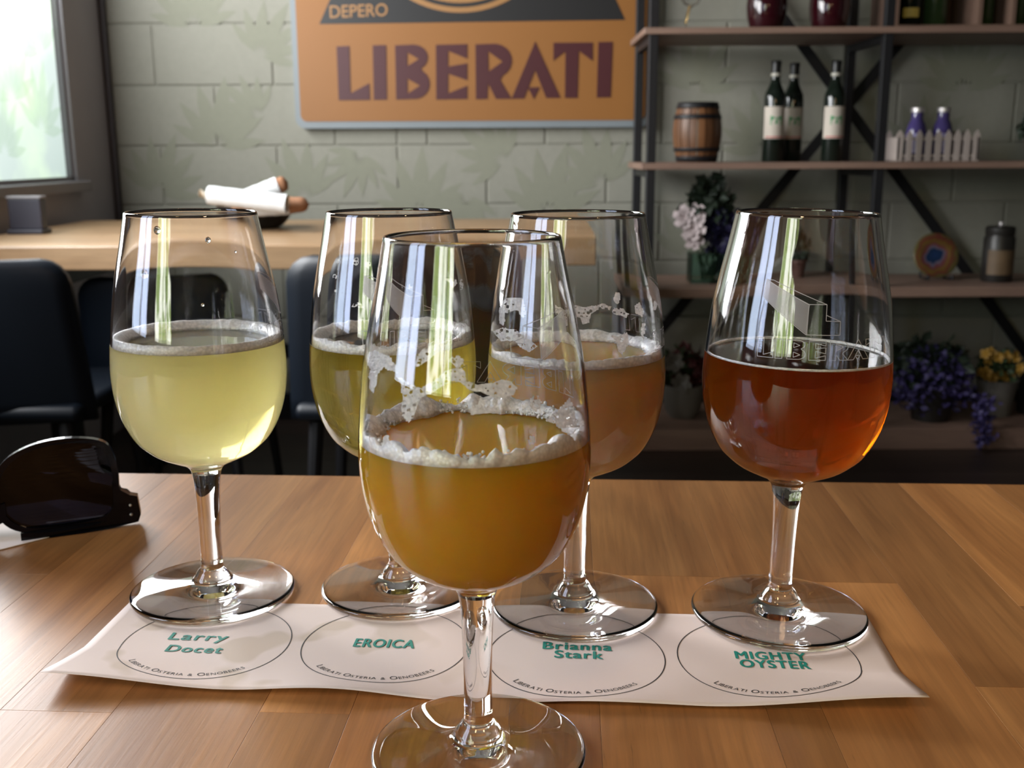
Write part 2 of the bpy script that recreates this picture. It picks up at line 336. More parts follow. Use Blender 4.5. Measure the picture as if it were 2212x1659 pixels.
# ------------------------------------------------------------------ wall sign
SY = 3.70
def sg(px, py, d=0.0): p = at(px, py, Y=SY); return (p.x, SY - d, p.z)
sign = thing('wall_sign', (-.13, SY + .02, 1.037), 'large orange painted wall sign with dark red block lettering and grey rim', 'sign')
M['sign_o'] = mat('sign_orange', (.215, .085, .014), .55, 0, .08, 3.0)
M['sign_g'] = mat('sign_grey', (.16, .185, .20), .5, 0, .08, 8)
M['sign_r'] = mat('sign_red', (.045, .004, .007), .5, 0, .08, 8)
M['sign_k'] = mat('sign_black', (.006, .006, .007), .5, 0, .08, 8)
M['sign_y'] = mat('sign_yellow', (.26, .13, .043), .5, 0, .06, 8)
SO = Vector(sign.location)
def loc3(p): return (p[0] - SO.x, p[1] - SO.y, p[2] - SO.z)
MB().slab(rounded(-.739, .478, 1.037, 2.2, .034), [], lambda x, z, t: loc3((x, SY + .002 + t, z)), .034).build('rim', M['sign_g'], sign)
MB().slab(rounded(-.721, .460, 1.060, 2.18, .022), [], lambda x, z, t: loc3((x, SY + t, z)), .004).build('panel', M['sign_o'], sign)
Z3 = lambda x, y: (640 + x / 2.836, y / 2.836)
def slet(name, outer, holes=(), m='sign_r', th=.0022, cv=Z3):
    q = lambda l: [(lambda p: (p[0], p[2]))(sg(*cv(*k))) for k in l]
    MB().slab(q(outer), [q(h) for h in holes], lambda x, z, t: loc3((x, SY - th + t, z)), th - .0003).build(name, M[m], sign)
def arc(c, rx, ry, a0, a1, n=8): return [(c[0] + rx * math.cos(math.radians(a0 + (a1 - a0) * k / n)), c[1] + ry * math.sin(math.radians(a0 + (a1 - a0) * k / n))) for k in range(n + 1)]
LET = {
 'L': ([(247, 285), (325, 282), (333, 572), (447, 510), (452, 612), (260, 614)], []),
 'I1': ([(468, 278), (550, 276), (555, 610), (475, 612)], []),
 'B': ([(605, 278), (720, 273)] + arc((722, 352), 84, 78, -85, 60, 7) + arc((728, 514), 90, 92, -58, 82, 7) + [(700, 607), (612, 610)], [[(680, 322), (750, 362), (680, 405)], [(680, 482), (757, 525), (682, 574)]]),
 'E': ([(855, 275), (1047, 270), (1047, 360), (930, 312), (930, 408), (1047, 388), (1047, 492), (930, 452), (930, 572), (1047, 525), (1047, 606), (857, 610)], []),
 'R': ([(1097, 272), (1215, 268)] + arc((1215, 372), 106, 104, -85, 62, 8) + [(1250, 490), (1318, 605), (1222, 606), (1175, 510), (1170, 606), (1100, 608)], [[(1175, 315), (1262, 378), (1178, 438)]]),
 'A': ([(1463, 255), (1618, 600), (1530, 600), (1463, 430), (1395, 604), (1318, 605)], []),
 'A2': ([(1418, 535), (1492, 534), (1455, 608)], []),
 'T': ([(1575, 262), (1815, 260), (1815, 374), (1730, 312), (1722, 600), (1645, 600), (1648, 315), (1575, 372)], []),
 'I2': ([(1850, 258), (1938, 256), (1925, 596), (1840, 598)], [])}
for k, (o_, h_) in LET.items(): slet('letter', o_, h_)
TZ = lambda x, y: (x, y)
slet('black_band', [(690, 52), (1350, 43), (1296, -75), (745, -75)], m='sign_k', th=.0014, cv=TZ)
c0 = sg(995, 27.5); R0 = .36
def ring_slab(name, ro, ri, m, d):
    P = [(c0[0] + ro * math.cos(t), c0[2] + R0 + ro * math.sin(t)) for t in np.linspace(0, 2 * PI, 97)[:-1]]
    H = [[(c0[0] + ri * math.cos(t), c0[2] + R0 + ri * math.sin(t)) for t in np.linspace(0, 2 * PI, 97)[:-1]]] if ri else []
    MB().slab(P, H, lambda x, z, t: loc3((x, SY - d + t, z)), .0012).build(name, M[m], sign)
ring_slab('outer_ring', R0, R0 - .017, 'sign_y', .0024); ring_slab('black_ring', R0 - .017, R0 - .031, 'sign_k', .0022); ring_slab('disc', R0 - .031, 0, 'sign_y', .0024)
v, f = text2d('DEPERO', 1, .012, 1.0); xs = [p[0] for p in v]; a, b = sg(713, 39), sg(838, 34); a2 = sg(713, 11)
sc = (b[0] - a[0]) / (max(xs) - min(xs)); sz = (a2[2] - a[2]) / .73
MB().add([loc3((a[0] + (p[0] - min(xs)) * sc, SY - .003, a[2] + p[1] * sz + (p[0] - min(xs)) * sc * (b[2] - a[2]) / (b[0] - a[0]))) for p in v], f).build('small_lettering', M['sign_y'], sign, clean=False)

# ------------------------------------------------------------------ shelving unit
FX = [.432, 1.14, 1.85]; YF, YR = 3.31, 3.66
su = thing('shelving_unit', (1.14, 3.49, 0), 'tall black metal shelving unit with wooden boards against block wall', 'shelf'); SU = Vector(su.location)
def sub(mbx, name, m, par, org, **k):
    mbx.v = [tuple(Vector(p) - org) for p in mbx.v]; return mbx.build(name, m, par, **k)
for X in FX:
    for Y_ in (YF, YR): sub(MB().box(X - .014, X + .014, Y_ - .014, Y_ + .014, 0, 2.06, 0, .002), 'post', M['metal_black'], su, SU)
SZ = [(.0, .0693), (.501, .531), (.900, .920), (1.299, 1.3177), (1.70, 1.72)]
for z0, z1 in SZ:
    sub(MB().box(FX[0] - .03, FX[2] + .03, YF - .022, YR + .01, z0, z1, 0, .002), 'shelf_board', M['shelfwood'], su, SU)
    for X in FX: sub(MB().box(X - .01, X + .01, YF + .014, YR - .014, z0 - (.024 if z0 > .1 else -.02), z0 - .001 if z0 > .1 else z0 + .03), 'side_rail', M['metal_black'], su, SU, clean=False)
for (a, b) in (((1720, 79), (2187, 723)), ((1955, 79), (1429, 711))):
    p, q = at(*a, Y=3.69), at(*b, Y=3.69); d = (q - p) / (q.x - p.x)
    e0, e1 = (p + d * (x - p.x) for x in (FX[0], FX[2])); sub(MB().bar(e0, e1, .034, .008), 'cross_brace', M['metal_black'], su, SU)
S1, S2, S3, S4 = 1.3177, .920, .531, .0693

# ---- things on the shelves
M['darkbottle'] = mat('dark_green_bottle', (.006, .010, .007), .12, 0, .1, 20)
M['foil'] = mat('black_foil', (.006, .006, .007), .4, 0, .1, 40)
M['label_w'] = mat('cream_label', (.46, .41, .35), .7, 0, .05, 30)
M['green_ink'] = mat('green_ink', (.02, .21, .07), .6)
M['red_ink'] = mat('red_ink', (.42, .09, .08), .6)
M['grey_ink'] = mat('pale_band', (.42, .40, .34), .5)
def curved_patch(pts, r, cz=0.0, flip=1, holes=()):         # polygon (azimuth, z) on a cylinder, azimuth 0 faces the camera
    n = MB(); 
    n.poly(pts, holes, lambda a, z: (r * math.sin(a), -r * math.cos(a), z + cz)); return n
def wrap_band(r, z0, z1, a0, a1, n=14):
    m = MB(); V = []; F = []
    for k in range(n + 1):
        a = a0 + (a1 - a0) * k / n; V += [(r * math.sin(a), -r * math.cos(a), z0), (r * math.sin(a), -r * math.cos(a), z1)]
    for k in range(n): F.append((2 * k, 2 * k + 2, 2 * k + 3, 2 * k + 1))
    return m.add(V, F)
def wine_bottle(loc, label, group):
    t = thing('wine_bottle', loc, label, 'bottle', group)
    smooth_angle(MB().lathe([(0, 0), (.030, 0), (.033, .004), (.033, .195), (.031, .212), (.022, .232), (.0155, .248), (.0142, .262), (.0142, .29)], 32).build('bottle_body', M['darkbottle'], t), 50)
    smooth_angle(MB().lathe([(.0146, .262), (.0150, .264), (.0150, .300), (.0165, .301), (.0165, .310), (.0145, .313), (0, .313)], 24).build('foil_capsule', M['foil'], t), 50)
    MB().lathe([(.0153, .266), (.0153, .275)], 24).build('neck_band', M['grey_ink'], t, True)
    lb = wrap_band(.0335, .073, .172, -1.35, 1.35).build('front_label', M['label_w'], t, True)
    wrap_band(.0338, .076, .080, -1.0, 1.0).build('label_line', M['red_ink'], lb, True)
    n = 9; P = [(-.55 + 1.1 * k / n, .137 + .007 * abs(k / n - .5) * 2) for k in range(n + 1)] + [(.55 - 1.1 * k / n, .120 - .005 * abs(k / n - .5) * 2) for k in range(n + 1)]
    curved_patch(P, .0338).build('label_emblem', M['green_ink'], lb, True, False); return t
wine_bottle((.842, 3.45, S2), 'dark wine bottle with cream label, left front bottle of the trio on shelf', 'wine bottles on the middle shelf')
wine_bottle((.922, 3.53, S2), 'dark wine bottle half hidden behind the left front bottle', 'wine bottles on the middle shelf')
wine_bottle((1.033, 3.45, S2), 'dark wine bottle standing alone in front of the cross brace', 'wine bottles on the middle shelf')
# barrel
br = thing('small_barrel', (.60, 3.46, S2), 'small brown wooden barrel with black hoops on middle shelf', 'barrel')
M['barrelwood'] = wood('barrel_oak', (.10, .043, .018), (.19, .082, .032), 'Z', .45, 1.0, .15, False)
prof = [(.0615 + .0165 * math.sin(PI * k / 12), .187 * k / 12) for k in range(13)]
NS = 18
for i in range(NS):
    g = .02; m_ = MB(); a0, a1 = 2 * PI * i / NS + g, 2 * PI * (i + 1) / NS - g
    m_.lathe(prof, 3, a0=a0, a1=a1); m_.lathe([(r - .008, z) for r, z in prof], 3, a0=a0, a1=a1)
    m_.build('stave', M['barrelwood'], br, True)
MB().lathe([(0, .176), (.062, .176), (.062, .179), (0, .179)], 28).build('barrel_head', M['barrelwood'], br)
MB().lathe([(0, .006), (.060, .006), (.060, .009), (0, .009)], 28).build('barrel_head', M['barrelwood'], br)
for z0, z1 in ((.002, .020), (.034, .046), (.135, .149), (.168, .187)):
    R = [(.0622 + .0165 * math.sin(PI * z / .187), z) for z in np.linspace(z0, z1, 4)]
    MB().lathe(R + [(r + .0018, z) for r, z in R[::-1]] + [R[0]], 36).build('hoop', M['metal_black'], br, True)
# red vases
M['redglass'] = mat('red_glazed_glass', (.022, .003, .005), .08, 0, .15, 12)
def red_vase(loc, label):
    t = thing('red_vase', loc, label, 'vase', 'red vases on the upper shelf')
    smooth_angle(MB().lathe(spline([(.0001, 0), (.038, 0), (.046, .006), (.058, .040), (.063, .085), (.055, .135), (.038, .165), (.036, .178), (.042, .19)], 4) + [(.039, .19), (.033, .178), (.034, .165)], 36).build('vase_body', M['redglass'], t), 60)
    MB().lathe([(.0415, .188), (.043, .190), (.0415, .192), (.039, .191)], 36).build('vase_lip', M['redglass'], t, True)
red_vase((.808, 3.47, S1), 'dark red glass vase, left one of the pair on upper shelf')
red_vase((1.006, 3.47, S1), 'dark red glass vase, right one of the pair beside the post')
# goblet with a golden stem
M['gold'] = mat('gold_metal', (.62, .42, .16), .25, .9)
M['clear'] = glass('thin_clear_glass', 1.45)
gb = thing('stemmed_goblet', (.566, 3.45, S1), 'clear stemmed goblet with golden stem at left end of upper shelf', 'goblet')
MB().lathe([(0, 0), (.036, 0), (.036, .003), (.006, .006), (0, .006)], 28).build('goblet_foot', M['gold'], gb)
MB().tube([(-.012, 0, .005), (-.016, 0, .03), (-.006, 0, .075), (0, 0, .08)], [.004, .003, .004, .005]).build('goblet_stem', M['gold'], gb, True)
smooth_angle(MB().lathe([(.005, .078), (.022, .085), (.036, .11), (.039, .14), (.036, .165), (.0345, .165), (.037, .14), (.034, .111), (.02, .088), (.003, .082)], 28).build('goblet_bowl', M['clear'], gb), 60)
# wine crate with bottles
M['crate'] = wood('crate_pine', (.12, .07, .05), (.17, .105, .075), 'Z', .6, 1, .1, False)
ct = thing('bottle_crate', (1.52, 3.47, S1), 'open wooden bottle crate with dividers on right upper shelf', 'crate'); CO = Vector(ct.location)
MB().box(-.345, .345, -.11, .11, .0, .012).build('crate_floor', M['crate'], ct)
MB().box(-.345, .345, .11, .118, .0, .30).build('crate_back', M['crate'], ct)
for x in (-.345, -.090, .012, .114, .216, .337): MB().box(x, x + .012, -.11, .11, .012, .30).build('divider', M['crate'], ct)
M['greenbottle'] = mat('green_glass_bottle', (.028, .05, .018), .15, 0, .3, 20)
M['yellow_label'] = mat('yellow_label', (.62, .45, .10), .5)
def crate_bottle(x, m, label, lab=False):
    t = thing('crate_bottle', (x, 3.46, S1 + .0122), label, 'bottle', 'bottles in the wooden crate')
    smooth_angle(MB().lathe([(0, 0), (.032, 0), (.036, .004), (.036, .17), (.030, .20), (.016, .235), (.0145, .29), (0, .29)], 28).build('bottle_body', m, t), 50)
    MB().lathe([(.0155, .255), (.0155, .292), (0, .292)], 20).build('bottle_cap', M['foil'], t)
    if lab: wrap_band(.0363, .030, .058, -.9, .5).build('front_label', M['yellow_label'], t, True)
crate_bottle(1.255, M['darkbottle'], 'black bottle with yellow label at left of the wooden crate', True)
crate_bottle(1.335, M['greenbottle'], 'green glass bottle next to the yellow labelled bottle in crate')
crate_bottle(1.482, M['greenbottle'], 'green glass bottle in the second slot of wooden crate')
crate_bottle(1.584, M['greenbottle'], 'green glass bottle in the slot nearest the right frame edge')
# picket basket with two purple bottles
M['picket'] = mat('whitewashed_wood', (.32, .27, .245), .7, 0, .1, 40)
pb = thing('picket_planter', (1.36, 3.46, S2), 'whitewashed picket fence planter box on middle shelf', 'planter')
for i in range(9):
    x = -.122 + .0305 * i
    for y_ in (-.05, .05):
        P = [(x - .0085, .001), (x + .0085, .001), (x + .0095, .082), (x, .098), (x - .0095, .082)]
        MB().slab(P, [], lambda a, b, t: (a, y_ + t, b), .005).build('picket', M['picket'], pb)
for z in (.012, .066):
    for y_ in (-.0445, .0445): MB().box(-.128, .128, y_ - .0005, y_ + .004, z, z + .009).build('rail', M['picket'], pb)
for sx in (-.13, .124): MB().box(sx, sx + .006, -.05, .05, .005, .075).build('end_panel', M['picket'], pb)
MB().box(-.124, .124, -.044, .044, .001, .006).build('bottom_panel', M['picket'], pb)
M['purple'] = mat('purple_glass', (.05, .037, .13), .15, 0, .35, 60)
M['silver'] = mat('silver_cap', (.45, .42, .42), .35, .6)
M['blue_lab'] = mat('lilac_label', (.30, .28, .55), .4, 0, .3, 90)
for x, l in ((1.305, 'purple glass bottle, left one standing in the picket planter'), (1.389, 'purple glass bottle with paler label, right one in picket planter')):
    t = thing('purple_bottle', (x, 3.46, S2 + .0065), l, 'bottle', 'purple bottles in the planter')
    smooth_angle(MB().lathe([(0, 0), (.030, 0), (.032, .004), (.032, .085), (.026, .11), (.0185, .125), (.0185, .148), (0, .148)], 26).build('bottle_body', M['purple'], t), 50)
    MB().lathe([(.0195, .146), (.021, .148), (.021, .160), (.019, .162), (0, .162)], 24).build('bottle_cap', M['silver'], t)
    wrap_band(.0326, .02, .08, -.8, .3).build('front_label', M['blue_lab'], t, True)

# ---- plants
M['leaf_dk'] = mat('dark_leaf', (.012, .022, .011), .6, 0, .4, 40)
M['leaf_md'] = mat('mid_leaf', (.03, .055, .02), .6, 0, .4, 40)
M['navy'] = mat('navy_petal', (.012, .010, .045), .6, 0, .4, 60)
M['violet'] = mat('violet_petal', (.036, .026, .105), .6, 0, .45, 60)
M['pinkwhite'] = mat('blush_petal', (.40, .33, .33), .6, 0, .12, 40)
M['yellowp'] = mat('yellow_petal', (.32, .175, .022), .6, 0, .25, 60)
M['redp'] = mat('dark_red_petal', (.07, .012, .014), .6, 0, .35, 60)
M['stem'] = mat('green_stem', (.03, .05, .02), .6)
def leaves(n, cfn, size, seed, cup=.3):
    r = random.Random(seed); m = MB()
    for _ in range(n):
        c = Vector(cfn(r)); d = Vector((r.gauss(0, 1), r.gauss(0, 1), r.gauss(.2, .8))).normalized(); e = d.orthogonal().normalized(); e.rotate(Matrix.Rotation(r.uniform(0, 6.28), 3, d)); u = d.cross(e)
        L = size * r.uniform(.6, 1.3); w = L * .34
        m.add([c, c + d * L * .5 + e * w + u * L * cup * .3, c + d * L, c + d * L * .5 - e * w + u * L * cup * .3], [(0, 1, 2), (0, 2, 3)])
    return m
def flower(c, r, n, tilt, rr):                              # an open flower of n cupped petals with a centre
    m = MB(); c = Vector(c); ax = Vector(tilt).normalized(); e = ax.orthogonal().normalized()
    for layer, k in ((0, 1.0), (1, .72), (2, .45)):
        for i in range(n):
            q = 2 * PI * (i + .5 * layer) / n; d = Matrix.Rotation(q, 3, ax) @ e; s = ax.cross(d); L = r * k
            P = [c, c + d * L * .45 + s * L * .40 + ax * L * (.10 + .2 * layer), c + d * L * .95 + s * L * .22 + ax * L * (.25 + .3 * layer), c + d * L * 1.0 - s * L * .22 + ax * L * (.25 + .3 * layer), c + d * L * .45 - s * L * .40 + ax * L * (.10 + .2 * layer)]
            m.add(P, [(0, 1, 2, 3, 4)])
    return m
def ell(c, a, b, h): 
    def f(r):
        while True:
            p = (r.uniform(-1, 1), r.uniform(-1, 1), r.uniform(-1, 1))
            if sum(k * k for k in p) < 1: return (c[0] + p[0] * a, c[1] + p[1] * b, c[2] + p[2] * h)
    return f
def stuff(o): o['kind'] = 'stuff'; return o
M['vaseglass'] = glass('vase_glass', 1.3, 0, (.75, .85, .82))
fa = thing('flower_vase', (.645, 3.45, S3), 'square glass vase of white, navy and dark green flowers on third shelf', 'flowers')
vb = MB(); vb.box(-.06, .06, -.045, .045, 0, .10, 0, .004); vb.box(-.056, .056, -.041, .041, .008, .0995); vb.build('vase', M['vaseglass'], fa)
for i in range(9): 
    a = 2 * PI * i / 9; MB().tube([(.02 * math.cos(a), .015 * math.sin(a), .01), (.03 * math.cos(a + 1), .02 * math.sin(a), .08), (.055 * math.cos(a), .03 * math.sin(a), .17)], .003, 6).build('flower_stem', M['stem'], fa)
stuff(leaves(260, ell((0, 0, .245), .075, .05, .06), .045, 3).build('foliage', M['leaf_dk'], fa, clean=False))
stuff(leaves(60, ell((-.005, 0, .30), .03, .03, .04), .05, 4).build('top_foliage', M['leaf_dk'], fa, clean=False))
stuff(leaves(420, ell((.04, -.01, .17), .062, .05, .075), .028, 5).build('navy_blooms', M['navy'], fa, clean=False))
for i, (c, r) in enumerate((((-.080, -.03, .215), .042), ((-.055, -.045, .180), .045), ((-.048, -.035, .225), .036), ((-.05, -.04, .142), .036))):
    flower(c, r, 6, (-.5, -1, .4), i).build('white_bloom', M['pinkwhite'], fa, True, False)
bu = thing('potted_bush', (.953, 3.50, S3), 'small dark green bush in a red-brown pot on third shelf', 'plant')
M['terra'] = mat('red_brown_clay', (.10, .045, .035), .7)
smooth_angle(MB().lathe([(0, 0), (.026, 0), (.034, .05), (.036, .052), (.036, .06), (.032, .06), (.03, .05), (0, .05)], 24).build('pot', M['terra'], bu), 40)
stuff(leaves(240, ell((0, 0, .085), .042, .042, .04), .024, 8).build('foliage', M['leaf_dk'], bu, clean=False))
# painted plate on a stand
pl = thing('painted_plate', (1.417, 3.50, S3), 'round hand painted plate with blue centre on a small stand', 'plate')
def plate_mat():
    m, nt, b = new_mat('painted_glaze'); L = nt.links; tc = nd(nt, 'ShaderNodeTexCoord'); sx = nd(nt, 'ShaderNodeSeparateXYZ'); L.new(tc.outputs['Object'], sx.inputs[0])
    cx = nd(nt, 'ShaderNodeCombineXYZ'); L.new(sx.outputs['X'], cx.inputs['X']); L.new(sx.outputs['Y'], cx.inputs['Y'])
    ln = nd(nt, 'ShaderNodeVectorMath', operation='LENGTH'); L.new(cx.outputs[0], ln.inputs[0])
    nz = nd(nt, 'ShaderNodeTexNoise'); nz.inputs['Scale'].default_value = 28; L.new(tc.outputs['Object'], nz.inputs['Vector'])
    a = nd(nt, 'ShaderNodeMath', operation='MULTIPLY_ADD'); a.inputs[1].default_value = 11.5; L.new(ln.outputs['Value'], a.inputs[0])
    n2 = nd(nt, 'ShaderNodeMath', operation='MULTIPLY_ADD'); n2.inputs[1].default_value = .5; n2.inputs[2].default_value = -.25; L.new(nz.outputs['Fac'], n2.inputs[0]); L.new(n2.outputs[0], a.inputs[2])
    cr = nd(nt, 'ShaderNodeValToRGB'); E = cr.color_ramp.elements; E[0].color = (.012, .03, .09, 1); E[1].position = 1; E[1].color = (.10, .08, .025, 1)
    for p, c in ((.28, (.008, .022, .06)), (.34, (.11, .10, .14)), (.45, (.12, .03, .035)), (.60, (.12, .075, .015)), (.72, (.11, .025, .02)), (.85, (.09, .075, .025))): e = E.new(p); e.color = (*c, 1)
    L.new(a.outputs[0], cr.inputs[0]); L.new(cr.outputs[0], b.inputs['Base Color']); b.inputs['Roughness'].default_value = .25; return m
po = MB().lathe([(0, 0), (.035, 0), (.045, .004), (.073, .012), (.076, .014), (.073, .016), (.045, .009), (.034, .005), (0, .005)], 40).build('plate_dish', plate_mat(), pl, True)
po.rotation_euler = (math.radians(75), 0, 0); po.location = (0, .01, .078)
for sx in (-.035, .045): MB().tube([(sx, -.045, .004), (sx, -.04, .016), (sx, -.02, .004), (sx, .03, .004), (sx * .6, .045, .09)], .004, 6).build('stand_leg', M['metal_black'], pl)
# tin canister
M['tin_dk'] = mat('dark_tin', (.018, .016, .014), .4, .2)
M['tan'] = mat('tan_label', (.10, .062, .03), .6, 0, .35, 25)
cn = thing('tin_canister', (1.603, 3.45, S3), 'dark tin canister with worn tan label at right of third shelf', 'canister')
smooth_angle(MB().lathe([(0, 0), (.047, 0), (.049, .003), (.049, .140), (.044, .150), (.044, .160), (.041, .163), (0, .163)], 32).build('canister_body', M['tin_dk'], cn), 40)
smooth_angle(MB().lathe([(.045, .152), (.046, .154), (.046, .176), (.040, .180), (0, .180)], 32).build('canister_lid', M['tin_dk'], cn), 40)
MB().lathe([(0, .180), (.009, .180), (.006, .186), (.010, .193), (0, .196)], 16).build('lid_knob', M['silver'], cn, True)
wrap_band(.0494, .025, .105, -1.1, 1.0).build('front_label', M['tan'], cn, True)
# bottom shelf
M['pot_pale'] = mat('pale_ceramic', (.15, .14, .125), .5, 0, .1, 20)
rp = thing('red_flower_pot', (.582, 3.47, S4), 'pale round pot of dark red flowers on bottom shelf', 'flowers')
smooth_angle(MB().lathe([(0, 0), (.045, 0), (.062, .03), (.072, .09), (.075, .115), (.069, .115), (.066, .09), (0, .08)], 30).build('pot', M['pot_pale'], rp), 50)
stuff(leaves(330, ell((.01, 0, .165), .085, .06, .065), .034, 11).build('red_blooms', M['redp'], rp, clean=False))
stuff(leaves(140, ell((-.02, .0, .16), .08, .06, .07), .04, 12).build('foliage', M['leaf_md'], rp, clean=False))
for i, c in enumerate(((-.045, -.06, .20), (-.02, -.07, .13))): flower(c, .035, 6, (0, -1, .3), i).build('pale_bloom', M['pot_pale'], rp, True, False)
pf = thing('purple_flower_plant', (1.41, 3.42, S4), 'large purple flowering plant trailing over the edge of bottom shelf', 'flowers')
smooth_angle(MB().lathe([(0, 0), (.06, 0), (.08, .11), (.083, .12), (.077, .12), (.07, .10), (0, .10)], 30).build('pot', M['tin_dk'], pf), 50)
stuff(leaves(900, ell((-.01, -.02, .135), .145, .08, .115), .024, 21).build('purple_blooms', M['violet'], pf, clean=False))
stuff(leaves(260, ell((-.02, 0, .19), .13, .07, .085), .05, 22).build('foliage', M['leaf_dk'], pf, clean=False))
def trail(r):
    t = r.random(); return (.115 + r.gauss(0, .014), -.145 + r.gauss(0, .012), .10 - .155 * t + r.gauss(0, .008))
stuff(leaves(260, trail, .022, 23).build('trailing_blooms', M['violet'], pf, clean=False))
yf = thing('yellow_flower_pot', (1.655, 3.48, S4), 'pale pot of yellow flowers at right end of bottom shelf', 'flowers')
smooth_angle(MB().lathe([(0, 0), (.05, 0), (.066, .12), (.07, .125), (.064, .125), (.06, .11), (0, .11)], 30).build('pot', M['pot_pale'], yf), 50)
stuff(leaves(160, ell((0, 0, .17), .07, .05, .05), .035, 31).build('foliage', M['leaf_md'], yf, clean=False))
r = random.Random(5)
for i in range(16):
    c = (r.uniform(-.075, .055), r.uniform(-.075, -.02), r.uniform(.135, .225)); flower(c, r.uniform(.014, .022), 5, (r.gauss(0, .4), -1, .3), i).build('yellow_bloom', M['yellowp'], yf, True, False)
dp = thing('dark_planter', (1.80, 3.46, S4), 'black planter box at the right frame edge of bottom shelf', 'planter')
MB().box(-.055, .05, -.06, .06, 0, .15, 0, .006).build('planter_box', M['tin_dk'], dp)
stuff(leaves(160, ell((0, 0, .18), .05, .05, .04), .035, 41).build('foliage', M['leaf_dk'], dp, clean=False))
ep = thing('leafy_pot_plant', (1.71, 3.46, S2), 'dark leafy pot plant at the right frame edge of middle shelf', 'plant')
smooth_angle(MB().lathe([(0, 0), (.04, 0), (.05, .08), (.046, .08), (0, .07)], 24).build('pot', M['terra'], ep), 50)
stuff(leaves(260, ell((0, 0, .115), .075, .06, .055), .035, 42).build('foliage', M['leaf_dk'], ep, clean=False))

# ------------------------------------------------------------------ the far table, its chairs and what is on it
T2 = dict(x0=-1.34, x1=.205, y0=2.392, y1=3.33, z=.75)
t2 = thing('dining_table', (-.57, 2.86, 0), 'long pale butcher block table by the window behind the glasses', 'table'); T2O = Vector(t2.location)
n = 16; dw = (T2['y1'] - T2['y0']) / n; r = random.Random(3)
for i in range(n):
    x = T2['x0'] - r.uniform(0, .5)
    while x < T2['x1']:
        L = r.uniform(.45, .8); a, b = max(x, T2['x0']), min(x + L, T2['x1'])
        if b - a > .03: sub(MB().box(a + .0003, b - .0003, T2['y0'] + i * dw + .0003, T2['y0'] + (i + 1) * dw - .0003, .695, .75 - r.uniform(0, .0004), 0, .0012 if i else .003), 'stave', M['beech_far'], t2, T2O)
        x += L
for x in (-1.12, -.02):
    for y_ in (2.55, 3.18): sub(MB().box(x - .03, x + .03, y_ - .03, y_ + .03, 0, .694, 0, .003), 'leg', M['metal_black'], t2, T2O)
    sub(MB().box(x - .025, x + .025, 2.58, 3.15, .64, .693), 'end_rail', M['metal_black'], t2, T2O)
sub(MB().box(-1.09, -.05, 2.84, 2.88, .40, .44, 0, .003), 'stretcher', M['metal_black'], t2, T2O)
M['navychair'] = mat('navy_shell', (.003, .0055, .010), .45, 0, .1, 20, 0, .3)
def chair(loc, label, rz=0, w=.47, top=.755, seat=.45, hb=.50):
    t = thing('dining_chair', loc, label, 'chair', 'dark chairs at the far table', rz)
    nx, nz = 14, 12; z0 = seat - .04; V, F = [], []                # backrest shell: rounded top corners, hollow curve
    for side in (0, 1):
        for j in range(nz + 1):
            v_ = 1 - (1 - j / nz) ** 1.7; z = z0 + (top - z0) * v_
            rc = .055; dz = max(0, z - (top - rc)); hw = w / 2 * (1.03 - .06 * v_) - rc + math.sqrt(max(0, rc * rc - dz * dz))
            for i in range(nx + 1):
                u = i / nx * 2 - 1; edge = 0
                V.append((u * hw, -.20 - .05 * v_ + .05 * u * u + side * .016, z - edge * max(0, (v_ - .6) / .4)))
    N = (nx + 1) * (nz + 1); q = nx + 1
    for j in range(nz):
        for i in range(nx):
            a = j * q + i; F += [(a, a + 1, a + q + 1, a + q), (N + a, N + a + q, N + a + q + 1, N + a + 1)]
    bo = [i for i in range(q)] + [j * q + nx for j in range(1, nz + 1)] + [nz * q + i for i in range(nx - 1, -1, -1)] + [j * q for j in range(nz - 1, 0, -1)]
    for a, b in zip(bo, bo[1:] + bo[:1]): F.append((a, b, b + N, a + N))
    MB().add(V, F).build('backrest', M['navychair'], t, True)
    MB().box(-w / 2 + .01, w / 2 - .01, -.20, .22, seat - .035, seat, 0, .014).build('seat', M['navychair'], t, True)
    for sx in (-1, 1):
        for sy in (-.17, .18): MB().tube([(sx * (w / 2 - .05), sy, seat - .04), (sx * (w / 2 - .02), sy * 1.2, 0)], [.016, .011], 10).build('leg', M['metal_black'], t)
    return t
chair((-1.115, 2.28, 0), 'navy chair at left, its rounded back in front of the far table', top=.752)
chair((-.222, 2.28, 0), 'navy chair behind the front glass, pulled up to the far table', top=.757)
chair((-.86, 2.72, 0), 'low dark chair tucked wholly under the far table', w=.40, top=.665, seat=.42)
M['boxdark_'] = mat('dark_blue_box', (.035, .035, .055), .4, 0, .1, 20)
bx = thing('menu_holder', (-1.275, 2.79, .75), 'small dark square menu holder on left end of far table', 'holder')
MB().box(-.047, .047, -.03, .03, 0, .012, 0, .003).build('holder_base', M['boxdark'], bx)
MB().box(-.043, .043, -.018, .018, .012, .092, 0, .003).build('holder_body', M['boxdark'], bx)
MB().box(-.045, .045, -.02, .02, .092, .098, 0, .002).build('holder_rim', M['grey_frame'], bx)
